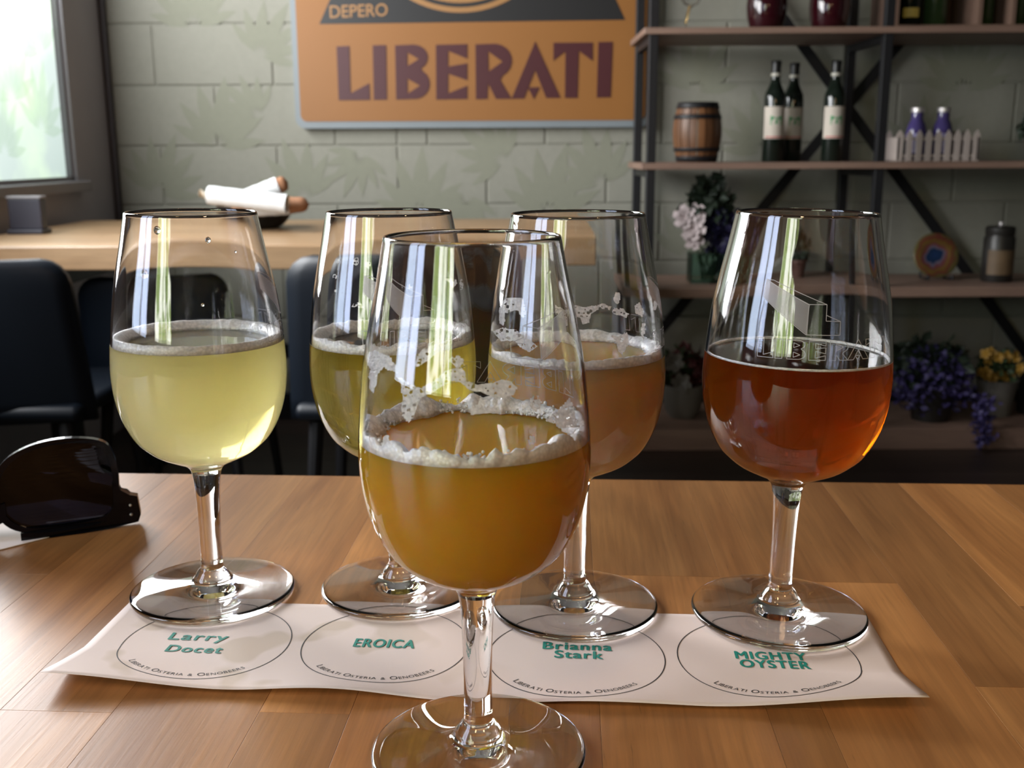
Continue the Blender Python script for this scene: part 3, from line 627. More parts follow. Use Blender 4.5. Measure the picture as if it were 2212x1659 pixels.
# bread basket
bc = at(553, 492, Z=.75)
bb = thing('bread_bowl', (bc.x, bc.y, .75), 'black round bread bowl on far table behind the left glasses', 'bowl')
smooth_angle(MB().lathe(spline([(.0001, 0), (.055, .0), (.078, .010), (.098, .036), (.106, .068)], 4) + spline([(.102, .068), (.094, .037), (.074, .015), (.0001, .008)], 4), 36).build('bowl_shell', M['foil'], bb), 60)
MB().lathe([(.102, .068), (.107, .066), (.108, .070), (.104, .072), (.102, .068)], 36).build('bowl_rim', M['foil'], bb, True)
M['wrap'] = mat('white_bread_paper', (.56, .575, .58), .8, 0, .04, 30, .2)
M['crust'] = mat('bread_crust', (.25, .115, .055), .8, 0, .35, 60, .5)
M['napkin'] = mat('cream_napkin', (.62, .56, .46), .9, 0, .08, 40, .3)
def baguette(p, q, r, wr, label):
    p, q = Vector(p), Vector(q); t = thing('baguette', (p.x, p.y, p.z), label, 'bread', 'baguettes in the bread bowl'); d = q - p; P, R = [], []
    for k in range(25):
        s = k / 24; P.append(d * s); R.append(r * min(1, math.sqrt(max(0, 1 - (abs(2 * s - 1) ** 7)))) * (1 + .04 * math.sin(9 * s * PI)) + 1e-4)
    MB().tube(P, R, 18).build('crust', M['crust'], t, True)
    P = [d * (wr[0] + (wr[1] - wr[0]) * k / 16) for k in range(17)]; rr = random.Random(len(label))
    w = MB().tube(P, [r * 1.07 * (1 + rr.uniform(-.02, .03)) for _ in P], 18, cap=False).build('paper_wrap', M['wrap'], t, True); return t
BZ = lambda px, py, Y: at(px, py, Y=Y)
baguette(BZ(452, 421, 2.80), BZ(618, 440, 2.79), .0225, (-.01, 1.01), 'white wrapped baguette lying across the front of bread bowl')
baguette(BZ(520, 434, 2.91), BZ(622, 393, 2.93), .0235, (0, .80), 'wrapped baguette tilted up with brown end bare')
baguette(BZ(500, 452, 2.86), BZ(668, 441, 2.84), .0225, (.30, .76), 'baguette sticking out to the right with brown end bare')
nx, ny = 18, 8
V = [(-.135 + .10 * i / nx, -.075 + .06 * j / ny, .082 + .018 * math.sin(i * 1.1 + j) * math.cos(j * .9) + .012 * (1 - j / ny)) for j in range(ny + 1) for i in range(nx + 1)]
nk = thing('napkin', (bc.x, bc.y, .75), 'crumpled cream napkin tucked in left side of bread bowl', 'napkin')
MB().add(V, [(j * (nx + 1) + i, j * (nx + 1) + i + 1, (j + 1) * (nx + 1) + i + 1, (j + 1) * (nx + 1) + i) for j in range(ny) for i in range(nx)]).build('napkin_cloth', M['napkin'], nk, True)

# ------------------------------------------------------------------ the near table
TROT = math.radians(-3.25)
tb = thing('dining_table', (0, .10, 0), 'warm beech butcher block table in the foreground under five glasses', 'table', rz=TROT)
cT, sT = math.cos(TROT), math.sin(TROT)
def tloc(p): d = Vector(p) - Vector((0, .10, 0)); return Vector((d.x * cT + d.y * sT, -d.x * sT + d.y * cT, d.z))
ye = tloc((0, .6463, 0)).y
xa = tloc(at(1483, 1038, Z=.75)).x                            # a stave joint seen in the photograph
r = random.Random(12); xs_ = [xa, xa + .021, xa + .085]         # stave joints: random widths, one narrow dark stave measured
while xs_[-1] < .85: xs_.append(xs_[-1] + r.uniform(.032, .066))
while xs_[0] > -.85: xs_.insert(0, xs_[0] - r.uniform(.032, .066))
for x0, x1 in zip(xs_[:-1], xs_[1:]):
    y_ = ye + r.uniform(0, .25)
    while y_ > -.5:
        L = r.uniform(.22, .55); a, b = max(y_ - L, -.5), min(y_, ye)
        if b - a > .02: MB().box(x0 + .00005, x1 - .00005, a + .00005, b - .00005, .705, .75 - r.uniform(0, .00004), 0, .00009).build('stave', M['beech'], tb)
        y_ -= L
for sx in (-.7, .7):
    for yy in (-.4, .42): MB().box(sx - .03, sx + .03, yy - .03, yy + .03, 0, .704).build('leg', M['metal_black'], tb)
# paper tasting strip
PR = -.073; PC = Vector((-.0135, .4025)); cp, sp = math.cos(PR), math.sin(PR)
U0, U1, V0, V1 = -.170, .1705, -.0385, .0455
def ph(u, v):
    fr = max(0, min(1, (-.003 - v) / .034)); s = lambda t: max(0, min(1, t)) ** 2 * (3 - 2 * max(0, min(1, t)))
    h = .0058 * s((-u - .085) / .085) * fr + .0072 * s((u - .085) / .085) * fr
    h += fr * fr * (.0030 * math.exp(-((u + .055) / .035) ** 2) + .0012 + .0018 * math.exp(-((u - .03) / .06) ** 2))
    return .0003 + h * (1 - .9 * math.exp(-((u - .002) / .034) ** 2))          # flat where the front glass stands on its edge
def pw(u, v, d=0.0): return (PC.x + u * cp - v * sp, PC.y + u * sp + v * cp, .75 + ph(u, v) + d)
def paper_mat():
    m = mat('tasting_paper', (.80, .665, .60), .62, 0, .03, 18, .04); nt = m.node_tree; L = nt.links; b = nt.nodes['Principled BSDF']
    tc = nd(nt, 'ShaderNodeTexCoord'); nz = nd(nt, 'ShaderNodeTexNoise'); nz.inputs['Scale'].default_value = 24; nz.inputs['Detail'].default_value = 2; L.new(tc.outputs['Object'], nz.inputs['Vector'])
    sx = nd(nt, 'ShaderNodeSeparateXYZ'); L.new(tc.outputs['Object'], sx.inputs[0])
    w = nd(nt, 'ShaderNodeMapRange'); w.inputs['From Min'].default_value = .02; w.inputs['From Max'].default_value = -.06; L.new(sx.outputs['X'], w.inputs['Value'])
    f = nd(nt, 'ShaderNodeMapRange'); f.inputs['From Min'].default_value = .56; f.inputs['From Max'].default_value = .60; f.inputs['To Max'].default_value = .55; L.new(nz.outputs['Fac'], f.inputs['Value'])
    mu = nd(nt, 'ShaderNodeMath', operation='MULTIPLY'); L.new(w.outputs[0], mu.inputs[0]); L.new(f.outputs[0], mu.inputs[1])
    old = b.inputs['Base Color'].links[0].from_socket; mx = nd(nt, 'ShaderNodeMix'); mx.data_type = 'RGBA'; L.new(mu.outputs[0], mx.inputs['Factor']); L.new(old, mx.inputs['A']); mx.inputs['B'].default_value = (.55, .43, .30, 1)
    L.new(mx.outputs['Result'], b.inputs['Base Color']); return m
PO = Vector((PC.x, PC.y, .75)); pp = thing('tasting_mat', PO, 'white paper tasting strip with four printed circles beneath the glasses', 'paper')
nx, ny = 84, 24; V, F = [], []
for side in (0, 1):
    for j in range(ny + 1):
        for i in range(nx + 1): V.append(Vector(pw(U0 + (U1 - U0) * i / nx, V0 + (V1 - V0) * j / ny, -.00022 * side)) - PO)
N = (nx + 1) * (ny + 1); q = nx + 1
for j in range(ny):
    for i in range(nx): a = j * q + i; F += [(a, a + 1, a + q + 1, a + q), (N + a, N + a + q, N + a + q + 1, N + a + 1)]
bo = list(range(q)) + [j * q + nx for j in range(1, ny + 1)] + [ny * q + i for i in range(nx - 1, -1, -1)] + [j * q for j in range(ny - 1, 0, -1)]
for a, b in zip(bo, bo[1:] + bo[:1]): F.append((a, b, b + N, a + N))
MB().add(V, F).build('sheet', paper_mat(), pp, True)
M['ink'] = mat('black_ink', (.022, .022, .025), .6); M['teal'] = mat('teal_ink', (.006, .25, .19), .6)
def puv(X, Y): dx, dy = X - PC.x, Y - PC.y; return dx * cp + dy * sp, -dx * sp + dy * cp
CIRC = [(-.1320, .4150, .0360), (-.0546, .4120, .0355), (.0262, .4010, .0368), (.1055, .3985, .0370)]
def prt(mbx, name, m): return sub(mbx, name, m, pp, PO, clean=False)
def flat_text(mbx, s, u, v, h, wid, bold, skew=0.0, rot=0.0):   # centred text, cap height h, width wid, struck several times for weight
    tv, tf = text2d(s, 1, bold, 1.12); x0, x1 = min(p[0] for p in tv), max(p[0] for p in tv); kx = (wid - .0006) / (x1 - x0); ky = h / .73
    for n, (dx, dy) in enumerate(((0, 0), (-.0003, 0), (.0003, 0), (-.00015, .00018), (.00015, -.00018))):
        mbx.add([pw(u + (p[0] - (x0 + x1) / 2) * kx + dx + p[1] * ky * skew, v + p[1] * ky + dy, .00012 + n * .00003) for p in tv], tf)
WORDS = [([('Larry', .4173, -.1368, .0262), ('Docet', .4057, -.1353, .0245)], .05), ([('EROICA', .4098, -.0553, .0265)], 0), ([('Brianna', .4068, .0271, .0295), ('Stark', .3992, .0272, .0205)], -.05), ([('MIGHTY', .3974, .1070, .0295), ('OYSTER', .3900, .1070, .0285)], -.1)]
for ci, (cx_, cy_, cr_) in enumerate(CIRC):
    u, v = puv(cx_, cy_); m_ = MB(); K = 96; V = []
    for k in range(K):
        a = 2 * PI * k / K
        for rr in (cr_ - .00022, cr_ + .00022): V.append(pw(u + rr * math.cos(a), v + rr * math.sin(a), .0001))
    m_.add(V, [(2 * k, 2 * k + 1, (2 * k + 3) % (2 * K), (2 * k + 2) % (2 * K)) for k in range(K)]); prt(m_, 'printed_circle', M['ink'])
    m_ = MB()
    for w, yy, xx, wd in WORDS[ci][0]:
        uu, vv = puv(xx, yy); flat_text(m_, w, uu, vv, .0078 if len(WORDS[ci][0]) == 1 else .0068, wd, 0)
    prt(m_, 'beer_name', M['teal'])
    m_ = MB(); s = 'LIBERATI OSTERIA & OENOBEERS'; big = {0, 9, 19}; adv = []; tot = 0
    for i, ch in enumerate(s):
        hgt = .0031 if i in big else .0023
        if ch == ' ': adv.append((None, hgt, .0013)); tot += .0013; continue
        tv, tf = text2d(ch, 1, .0); w = (max(p[0] for p in tv) - min(p[0] for p in tv)) * hgt / .73 + .00042; adv.append(((tv, tf), hgt, w)); tot += w
    R_ = cr_ - .0042; pos = -tot / 2; k_ = min(1, (1.95 * R_) / tot)
    for g, hgt, w in adv:
        if g:
            tv, tf = g; x0 = min(p[0] for p in tv); sc = hgt / .73; out = []
            for p in tv:
                arcp = (pos + (p[0] - x0) * sc * k_ / k_) * k_; a = -PI / 2 + arcp / R_; rad = R_ - p[1] * sc + .0012; out.append(pw(u + rad * math.cos(a), v + rad * math.sin(a), .00012))
            m_.add(out, tf)
        pos += w
    prt(m_, 'printed_motto', M['ink'])

# ------------------------------------------------------------------ the glasses
M['glass'] = glass('clear_crystal', 1.5)
M['etch'] = mat('frosted_etching', (.62, .60, .64), .6, 0, .05, 60)
_n = M['etch'].node_tree; _t = nd(_n, 'ShaderNodeBsdfTransparent'); _m = nd(_n, 'ShaderNodeMixShader'); _m.inputs[0].default_value = .58
_n.links.new(_t.outputs[0], _m.inputs[1]); _n.links.new(_n.nodes['Principled BSDF'].outputs[0], _m.inputs[2]); _n.links.new(_m.outputs[0], _n.nodes['Material Output'].inputs['Surface'])
def foam_mat(name, k):
    m, nt, b = new_mat(name); L = nt.links; tc = nd(nt, 'ShaderNodeTexCoord'); vo = nd(nt, 'ShaderNodeTexVoronoi'); vo.inputs['Scale'].default_value = 750; L.new(tc.outputs['Object'], vo.inputs['Vector'])
    cr = nd(nt, 'ShaderNodeMapRange'); cr.inputs['From Max'].default_value = .9; cr.inputs['To Min'].default_value = 1.0; cr.inputs['To Max'].default_value = .70; L.new(vo.outputs['Distance'], cr.inputs['Value'])
    cl = nd(nt, 'ShaderNodeVectorMath', operation='SCALE'); cl.inputs[0].default_value = (.97, .95, .93); L.new(cr.outputs[0], cl.inputs['Scale']); L.new(cl.outputs[0], b.inputs['Base Color'])
    b.inputs['Roughness'].default_value = .45
    bp = nd(nt, 'ShaderNodeBump'); bp.inputs['Strength'].default_value = .6; bp.inputs['Distance'].default_value = .0005; bp.invert = True; L.new(vo.outputs['Distance'], bp.inputs['Height']); L.new(bp.outputs[0], b.inputs['Normal'])
    tl = nd(nt, 'ShaderNodeBsdfTranslucent'); L.new(cl.outputs[0], tl.inputs[0]); mx = nd(nt, 'ShaderNodeMixShader'); mx.inputs[0].default_value = k; L.new(b.outputs[0], mx.inputs[1]); L.new(tl.outputs[0], mx.inputs[2]); L.new(mx.outputs[0], nt.nodes['Material Output'].inputs['Surface'])
    return m
M['foam'] = foam_mat('beer_foam', .12); M['lace'] = foam_mat('foam_lace', .35); M['water'] = glass('water_drop', 1.33); M['bubble'] = glass('foam_bubble', 1.2)
mm = .001
FOOT = [(0, 0.0), (12, .3), (26, .1), (35.6, 0), (37.1, .5), (37.5, 1.5), (37.0, 2.4), (35, 2.9), (26, 3.9), (16, 5.2), (10.5, 6.4), (8.6, 7.6), (7.8, 9.2), (6.6, 11.2), (5.4, 12.8), (4.95, 14.5)]
STEM = [(4.95, 14.5), (4.9, 22), (4.95, 32), (5.15, 42), (5.45, 50), (5.9, 56), (6.5, 60)]
BOWL = [(6.5, 60), (7.6, 62.4), (10.2, 64.6), (15.5, 67.1), (21.5, 70.2), (26, 73.8), (30, 78.2), (34.2, 86.5), (36.7, 95.5), (37.9, 105.5), (37.75, 117), (35.9, 137.5), (33.3, 152.5), (30.3, 167), (28.0, 179.4)]
RIM = [(28.0, 179.4), (27.75, 179.85), (27.4, 179.95), (27.1, 179.6)]
INN = [(0.0001, 67.8), (6, 68.2), (12, 69.5), (19.5, 72.6), (25.3, 76.4), (29.2, 80.8), (33.2, 88.3), (35.6, 96.4), (36.75, 106), (36.6, 117), (34.8, 137.5), (32.25, 152.5), (29.3, 167), (27.1, 179.6)]
INS = spline(INN, 7)
def r_in(z): return float(np.interp(z, [p[1] for p in INS], [p[0] for p in INS]))
OUTS = spline(BOWL, 7)
def r_out(z): return float(np.interp(z, [p[1] for p in OUTS], [p[0] for p in OUTS]))
NSEG = 112
def az(a, r, z): return (r * math.sin(a) * mm, -r * math.cos(a) * mm, z * mm)   # azimuth 0 faces the camera side (-Y)
def strip_on(mbx, pts, wid, off, place):                     # a line of given width drawn on the glass surface, pts = (arc mm, z mm)
    for (a, b) in zip(pts[:-1], pts[1:]):
        d = Vector((b[0] - a[0], b[1] - a[1])); L = d.length
        if L < 1e-6: continue
        n = Vector((-d.y, d.x)) / L * wid / 2; k = max(1, int(L / 2)); V = []
        for i in range(k + 1):
            p = Vector(a) + d * (i / k); V += [place(p.x + n.x, p.y + n.y, off), place(p.x - n.x, p.y - n.y, off)]
        mbx.add(V, [(2 * i, 2 * i + 1, 2 * i + 3, 2 * i + 2) for i in range(k)])
def fbm(x, y, z): return noise.fractal(Vector((x, y, z)), 1.0, 2.0, 4)
def in_poly(X, Y, P):
    c = np.zeros(X.shape, bool); n = len(P)
    for i in range(n):
        (x0, y0), (x1, y1) = P[i], P[(i + 1) % n]
        if y0 == y1: continue
        t = ((y0 > Y) != (y1 > Y)) & (X < (x1 - x0) * (Y - y0) / (y1 - y0) + x0); c ^= t
    return c
def make_glass(loc, label, beer, level, logo_az, foam, lean=0.0, scale=1.0, rim_seed=0, lacing=(), drops=(), film=0.0):
    t = thing('beer_glass', loc, label, 'glass', 'beer tasting glasses'); t.location.z += .0378 * scale * math.sin(abs(lean)); t.rotation_euler = (0, lean, 0); t.scale = (scale, scale, 1)
    K = lambda P: [(r * mm, z * mm) for r, z in P]
    MB().lathe(K(spline(FOOT, 4)), NSEG).build('foot', M['glass'], t, True)
    MB().lathe(K(spline(STEM, 4)), 64).build('stem', M['glass'], t, True, clean=False)
    inn = [p for p in INS if p[1] > level + .05][::-1]; lowr = [p for p in INS if p[1] < level - .05] + [(r_in(level), level)]
    MB().lathe(K(OUTS + RIM[1:-1] + inn + [(r_in(level), level)]), NSEG).build('bowl', M['glass'], t, True, clean=False)
    b = MB(); b.lathe(K(lowr), NSEG, 0); rl = r_in(level)
    b.lathe(K([(rl, level), (rl - .4, level - .25), (rl - 1.2, level - .42), (rl - 3, level - .5), (12, level - .5), (.0001, level - .5)]), NSEG, 1)
    bo = b.build('beer', None, t, True, clean=False)
    me = bo.data; bm = bmesh.new(); bm.from_mesh(me); bmesh.ops.remove_doubles(bm, verts=bm.verts, dist=1e-7); bmesh.ops.recalc_face_normals(bm, faces=bm.faces); bm.to_mesh(me); bm.free()
    for k in beer: me.materials.append(k)
    me.set_sharp_from_angle(angle=math.radians(60))
    # foam collar along the wall
    w, hgt, irr, nb = foam; V, F = [], []; n = 240; cs = 9
    for i in range(n):
        a = 2 * PI * i / n; e = fbm(math.cos(a) * 2.2 + rim_seed, math.sin(a) * 2.2, 0); e2 = fbm(math.cos(a) * 7 + rim_seed, math.sin(a) * 7, 3)
        ww = w * (1 + irr * (e * .9 + e2 * .5)); hh = hgt * (1 + irr * (e * .8 + .7 * e2))
        for k in range(cs):
            if k == 0: V.append(az(a, r_in(level - .3) - .03, level - .3)); continue
            s = (k - 1) / (cs - 2)                              # 0 at the wall top, 1 at the inner foot
            zz = level - .45 + (hh + .45) * (1 - s ** 2.2) ** .7; rr = r_in(zz) - .03 - ww * s
            V.append(az(a, rr, zz))
    for i in range(n):
        for k in range(cs - 1): F.append((i * cs + k, ((i + 1) % n) * cs + k, ((i + 1) % n) * cs + k + 1, i * cs + k + 1))
        F.append((i * cs + cs - 1, ((i + 1) % n) * cs + cs - 1, ((i + 1) % n) * cs, i * cs))
    fo = MB().add(V, F).build('foam_collar', M['foam'], t, True)
    if nb:                                                     # separate bubbles sitting on the collar
        r = random.Random(rim_seed + 5); ico = bmesh.new(); bmesh.ops.create_icosphere(ico, subdivisions=1, radius=1); iv = [v.co.copy() for v in ico.verts]; fi = [tuple(v.index for v in f.verts) for f in ico.faces]; ico.free(); m_ = MB()
        for _ in range(nb):
            a = r.uniform(0, 2 * PI); s = r.random(); rad = .22 + .75 * irr * r.random() ** 2.5; zz = level - .2 + hgt * (1 - s) * r.uniform(.6, 1.15); c = Vector(az(a, r_in(zz) - .1 - rad - w * s * 1.05, zz))
            m_.add([c + v * rad * mm for v in iv], fi)
        tag(m_.build('foam_bubbles', M['foam'], t, True, False), kind='stuff')
    # etched logo and lettering on the outside
    la = logo_az - math.atan2(loc[0], loc[1])                  # azimuth counted from the line towards the camera side
    def place(arc, z, off): rr = r_out(z) + off; return az(la + arc / 36.5, rr, z)
    def Q(x, y): return ((x - 660) * .0825, 134.2 + (722 - y) * .0745)
    m_ = MB()
    for k in range(26):
        s = (k + .5) / 26; a = Q(476, 449 + 91 * s); b2 = Q(696, 565 + 157 * s); strip_on(m_, [a, b2], .21, .06, place)
    hl = m_
    for L_ in ([(697, 565), (780, 563), (778, 648), (847, 650), (845, 722), (690, 722), (697, 565)], [(476, 448), (515, 450), (780, 563)], [(476, 448), (472, 540), (690, 722)], [(476, 448), (697, 565)], [(779, 618), (847, 650)]):
        strip_on(m_, [Q(*p) for p in L_], .28, .07, place)
    m_.build('etched_logo', M['etch'], t, clean=False)
    m_ = MB()
    for k, (o_, h_) in LET.items():
        for l in [o_] + ([] if k in 'IL' else h_): 
            q = [((p[0] - 247) * 54.0 / 1690 - 15.5, 124.3 + (612 - p[1]) * 7.7 / 340) for p in l]; strip_on(m_, q + q[:1], .26, .07, place)
    m_.build('etched_lettering', M['etch'], t, clean=False)
    # lacing: foam left on the inside of the wall, shapes measured in the photograph
    if lacing:
        m_ = MB(); lx, ly = loc[0], loc[1]; r = random.Random(rim_seed + 9)
        def hit(px, py):
            ry = _r(px, py); k = (ly - .06) / ry.y; prev = None
            for _ in range(160):
                p = O + ry * k; zz = (p.z - loc[2]) / mm; rr = r_in(max(70, min(179, zz))) * mm * scale
                if (p.x - lx) ** 2 + (p.y - ly) ** 2 < rr * rr: break
                k += .0009
            return math.atan2(p.x - lx, -(p.y - ly)), zz
        for P, step, bub in lacing:
            xs, ys_ = [p[0] for p in P], [p[1] for p in P]; gx = np.arange(min(xs), max(xs) + step, step); gy = np.arange(min(ys_), max(ys_) + step, step)
            X, Y_ = np.meshgrid(gx + step / 2, gy + step / 2); wob = 3.0
            DX = np.array([[noise.noise(Vector((x * .07, y * .07, 1.3))) for x in X[0]] for y in Y_[:, 0]]); ms = in_poly(X + wob * DX, Y_ + wob * DX.T[:DX.shape[0], :DX.shape[1]] if DX.shape[0] == DX.shape[1] else Y_ - wob * DX, P)
            area = ms.sum() * step * step
            for _ in range(int(area / 95 * bub)):
                cx, cy_ = r.uniform(min(xs), max(xs)), r.uniform(min(ys_), max(ys_)); q = r.choice((1.4, 1.8, 2.4, 3.4)); ms &= ~((X - cx) ** 2 + (Y_ - cy_) ** 2 < q * q)
            idx = {}; V, F = [], []
            cache = {}
            def vid(i, j):
                if (i, j) not in idx:
                    px, py = gx[0] + i * step, gy[0] + j * step; a, zz = hit(px, py); o_ = .12 + .18 * (1 + noise.noise(Vector((px * .25, py * .25, 0)))); idx[(i, j)] = len(V); V.append(az(a, r_in(zz) - o_, zz))
                return idx[(i, j)]
            for j in range(ms.shape[0]):
                for i in range(ms.shape[1]):
                    if ms[j, i]: F.append((vid(i, j), vid(i + 1, j), vid(i + 1, j + 1), vid(i, j + 1)))
            m_.add(V, F)
        tag(m_.build('foam_lacing', M['lace'], t, True, False), kind='stuff')
    for (px, py, q) in drops:
        ry = _r(px, py); k = (loc[1] - .06) / ry.y
        for _ in range(160):
            p = O + ry * k; zz = (p.z - loc[2]) / mm; rr = r_out(max(70, min(179, zz))) * mm
            if (p.x - loc[0]) ** 2 + (p.y - loc[1]) ** 2 < rr * rr: break
            k += .0009
        a = math.atan2(p.x - loc[0], -(p.y - loc[1])); R_ = r_in(zz) - .05
        m_ = MB(); n1, n2 = 14, 6; V = []
        for j in range(n2 + 1):
            s = j / n2; q_ = math.sin(s * PI / 2)
            for i in range(n1):
                b_ = 2 * PI * i / n1; V.append(az(a + q * (1 - .999 * s) ** .6 * math.cos(b_) / R_, R_ - q * .55 * q_, zz + q * 1.15 * (1 - .999 * s) ** .6 * math.sin(b_)))
        F = [(j * n1 + i, j * n1 + (i + 1) % n1, (j + 1) * n1 + (i + 1) % n1, (j + 1) * n1 + i) for j in range(n2) for i in range(n1)] + [tuple(range(n1))]
        m_.add(V, F).build('water_drop', M['water'], t, True)
    return t
#                       absorption colour      density  hazy body             haze rough radius
B1 = beer_mats('pale_straw_beer', (.99, .925, .30), 26, (.90, .74, .33), .10, .05, (.03, .025, .008), 50)
B2 = beer_mats('olive_gold_beer', (.915, .865, .42), 85, (.62, .52, .12), .03, .04, (.03, .02, .005), 12)
B3 = beer_mats('hazy_peach_beer', (1, .84, .30), 50, (1, .56, .20), .55, .08, (.03, .015, .004), 200)
B4 = beer_mats('clear_amber_beer', (.93, .74, .09), 185, (.40, .12, .02), .02, .06, (.03, .01, .002), 14)
B5 = beer_mats('hazy_gold_beer', (1, .85, .0), 60, (1, .47, .0), .62, .06, (.03, .015, .003), 220)
c1 = lambda l: [(740 + x / 2.023, 460 + y / 2.023) for x, y in l]
c2 = lambda l: [(640 + x / 2.676, 420 + y / 2.676) for x, y in l]
def elp(x, y, a, b): return [(x + a * math.cos(k * PI / 9), y + b * math.sin(k * PI / 9)) for k in range(18)]
L5 = [(c1(P), .9, b) for P, b in (
  ([(250, 718), (272, 720), (300, 750), (345, 765), (400, 735), (450, 690), (500, 675), (530, 690), (545, 730), (590, 750), (640, 745), (690, 730), (740, 735), (762, 760), (745, 795), (700, 808), (650, 800), (600, 780), (560, 775), (520, 740), (480, 735), (440, 755), (390, 790), (345, 805), (330, 850), (310, 900), (290, 920), (275, 905), (262, 850), (268, 800), (262, 760)], 2.2),
  ([(112, 612), (150, 600), (200, 620), (235, 660), (248, 698), (215, 690), (185, 675), (165, 700), (158, 745), (140, 790), (125, 770), (118, 720), (128, 685), (105, 650)], .3),
  ([(315, 682), (328, 625), (368, 582), (412, 575), (404, 622), (362, 655)], 2.0), ([(463, 648), (480, 625), (508, 618), (530, 640), (542, 692), (515, 682), (490, 665)], 3.0),
  (elp(838, 832, 25, 36), 2.0), ([(880, 905), (930, 868), (985, 808), (1003, 835), (1008, 890), (1032, 935), (960, 940)], 1.0), (elp(820, 992, 16, 19), 2), (elp(198, 998, 18, 29), 0), ([(560, 850), (590, 838), (600, 808), (618, 815), (628, 842), (680, 848), (690, 870), (560, 880)], 2.0))]
L3 = [(c2(P), 1.0, b) for P, b in (
  ([(1190, 640), (1230, 600), (1280, 600), (1335, 600), (1352, 690), (1330, 720), (1305, 665), (1250, 690), (1225, 690), (1215, 765), (1188, 750)], 1.0),
  ([(1560, 630), (1600, 640), (1660, 652), (1720, 645), (1770, 630), (1830, 655), (1890, 660), (1917, 690), (1905, 712), (1860, 702), (1800, 662), (1750, 662), (1702, 690), (1695, 740), (1652, 752), (1640, 715), (1560, 690)], 2.0),
  ([(1955, 640), (1980, 622), (2008, 680), (1992, 708), (1953, 680)], .3), ([(1808, 810), (1860, 820), (1910, 795), (1922, 850), (1880, 928), (1855, 900), (1840, 850)], 1.0),
  ([(1988, 745), (2008, 745), (2006, 800), (1998, 855), (1986, 790)], .0), ([(1150, 790), (1230, 770), (1290, 790), (1380, 840), (1420, 880), (1370, 912), (1310, 880), (1270, 850), (1200, 850)], 2.0), (elp(2070, 640, 12, 26), .3), (elp(1850, 600, 18, 34), .3))]
L2 = [(c2(P), 1.0, b) for P, b in ((elp(350, 388, 17, 22), 3), (elp(415, 410, 16, 20), 3), (elp(225, 480, 13, 19), 3), ([(322, 650), (340, 622), (380, 632), (390, 660), (350, 655)], 3), (elp(620, 540, 15, 16), 3), ([(852, 495), (915, 500), (918, 525), (885, 555), (870, 530)], 1), (elp(945, 530, 12, 30), 2), (elp(246, 384, 7, 11), 0), (elp(230, 560, 6, 9), 0))]
G = [(-.1433, .4673), (-.0545, .4718), (.0284, .4502), (.1202, .4403), (-.0122, .3292)]
ZT = .75 + .00055
make_glass((*G[0], ZT), 'stemmed glass of pale straw yellow beer with thick white foam ring, leftmost', B1, 122.3, math.radians(75), (6.0, 3.6, .12, 0), math.radians(.6), 1.015, 1, drops=((303, 596, 1.9), (440, 520, 1.2), (430, 660, .7), (330, 500, 1.6), (500, 545, .5)))
make_glass((*G[1], ZT), 'stemmed glass of olive gold beer, back row second from left, foam flecks', B2, 121.6, math.radians(4), (6.0, 4.4, .3, 120), 0, 1.0, 4, L2)
make_glass((*G[2], ZT), 'stemmed glass of hazy peach beer right behind the front glass', B3, 119.3, math.radians(83), (6.0, 3.8, .35, 160), 0, 1.02, 7, L3)
make_glass((*G[3], ZT), 'stemmed glass of clear dark amber beer with etched logo facing camera', B4, 119.9, 0.0, (.9, .7, .25, 0), math.radians(1.0), 1.04, 10)
make_glass((*G[4], .7507), 'stemmed glass of hazy golden orange beer standing nearest in front', B5, 115.2, math.radians(134), (5.2, 4.4, .75, 900), 0, .995, 13, L5)

# ------------------------------------------------------------------ sunglasses and card at the left edge
cd = thing('white_card', (-.30, .56, .75), 'white paper card under the sunglasses at left frame edge', 'card')
MB().add([(x + .30, y - .56, z) for z in (.0002, .0006) for x, y in ((-.237, .560), (-.300, .497), (-.372, .563), (-.309, .626))], [(3, 2, 1, 0), (4, 5, 6, 7), (0, 1, 5, 4), (1, 2, 6, 5), (2, 3, 7, 6), (3, 0, 4, 7)]).build('card_sheet', M['white'], cd)
M['sg_frame'] = mat('glossy_black_acetate', (.003, .003, .005), .15, 0, .1, 20, 0, .22)
def lens_mat():
    m, nt, b = new_mat('dark_lens'); L = nt.links; tr = nd(nt, 'ShaderNodeBsdfTransparent'); tr.inputs[0].default_value = (.06, .062, .085, 1); gl = nd(nt, 'ShaderNodeBsdfGlossy'); gl.inputs['Roughness'].default_value = .03; gl.inputs[0].default_value = (.8, .85, 1, 1)
    fr = nd(nt, 'ShaderNodeFresnel'); fr.inputs[0].default_value = 1.45; mx = nd(nt, 'ShaderNodeMixShader'); L.new(fr.outputs[0], mx.inputs[0]); L.new(tr.outputs[0], mx.inputs[1]); L.new(gl.outputs[0], mx.inputs[2]); L.new(mx.outputs[0], nt.nodes['Material Output'].inputs['Surface']); return m
sn = thing('sunglasses', (-.2125, .563, .7508), 'dark sunglasses resting upside down on the table at left edge', 'sunglasses', rz=math.radians(17))
LO = [(-11, 12), (-10, 28), (-12, 43), (-18, 50), (-34, 53), (-50, 51), (-63, 44), (-70, 31), (-68, 15), (-58, 6), (-36, 4), (-17, 6)]
def bow(s): return -.010 * (1 - ((s + 80) / 80) ** 2)            # the front bows towards the camera
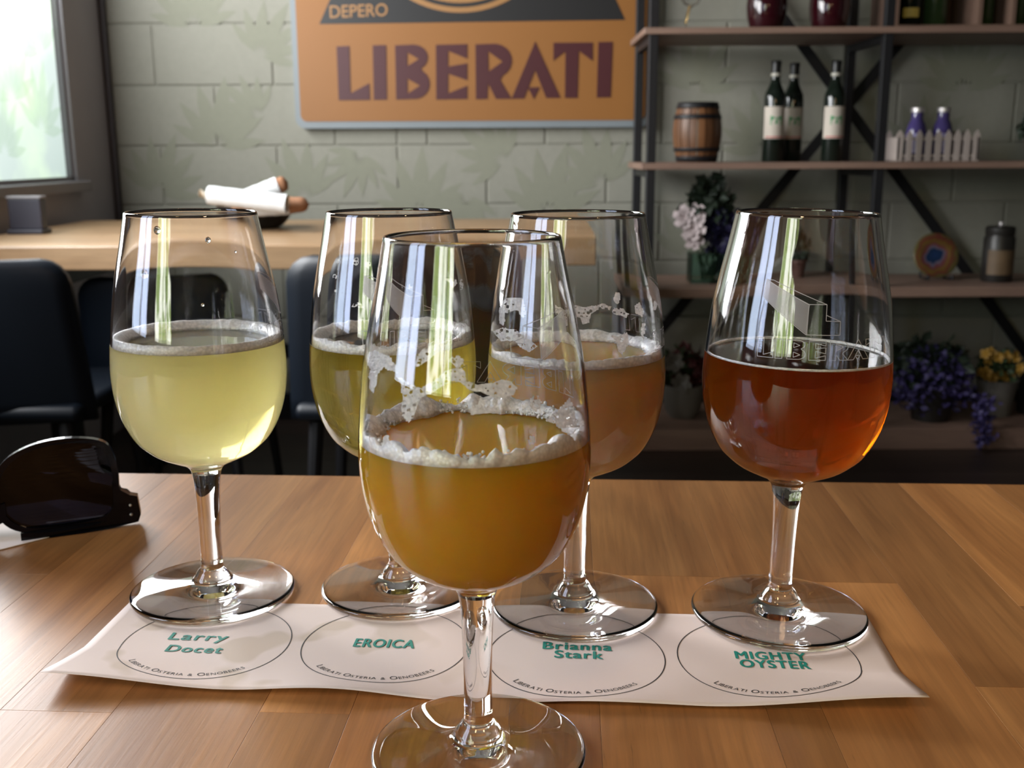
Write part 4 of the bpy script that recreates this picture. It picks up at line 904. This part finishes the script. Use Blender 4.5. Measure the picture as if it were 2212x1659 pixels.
def sgp(s, z, t=0.0): return (s * mm, bow(s) + t * mm, z * mm)
lo = spline(LO + [LO[0]], 5)[:-1]
def mir(l): return [(-160 - s, z) for s, z in l]
for l in (lo, mir(lo)):
    ctr = np.mean(l, 0); big = [tuple(ctr + (np.array(p) - ctr) * 1.06) for p in l]; sm = [tuple(ctr + (np.array(p) - ctr) * .95) for p in l]
    MB().slab(big, [sm], lambda s, z, t: sgp(s, z, t), 4.5).build('rim', M['sg_frame'], sn)
    MB().slab([tuple(ctr + (np.array(p) - ctr) * .955) for p in l], [], lambda s, z, t: sgp(s, z, t + 1.2), 1.6).build('lens', lens_mat() if 'dark_lens' not in bpy.data.materials else bpy.data.materials['dark_lens'], sn)
ends = [(0, 1), (1.5, 5), (.5, 16), (-3.5, 17.5), (-8, 21), (-9.5, 26), (-12, 26), (-12, 8), (-20, 4), (-36, 2.5), (-60, 4), (-60, -.5), (-30, -.6), (-14, -.3)]
for l in (ends, mir(ends)): MB().slab(l, [], lambda s, z, t: sgp(s, z, t), 6).build('brow_bar', M['sg_frame'], sn)
MB().slab([(-66, 12), (-66, 22), (-80, 17), (-94, 22), (-94, 12), (-80, 6)], [], lambda s, z, t: sgp(s, z, t), 4.5).build('bridge', M['sg_frame'], sn)
for s in (-3.5, -156.5):
    for z in (6, 11.5): MB().lathe([(0, .0), (.0009, 0), (.0007, .0006), (0, .0008)], 12).build('rivet', M['silver'], sn).matrix_local = Matrix.Translation(sgp(s, z, -.1)) @ Matrix.Rotation(PI / 2, 4, 'X')
for sg_, tilt in ((1, 30), (-1, 8)):
    x0 = -.003 if sg_ > 0 else -.157; x1 = x0 - sg_ * .130
    MB().tube([(x0, .006, .010), (x0 - sg_ * .004, .014, .011), ((x0 + x1) / 2, .018 + (0 if sg_ > 0 else .007), .010 + tilt * mm * .6), (x1, .016 + (0 if sg_ > 0 else .008), .012 + tilt * mm)], [.0035, .004, .0045, .0055], 8, sq=1.5).build('temple', M['sg_frame'], sn, True)
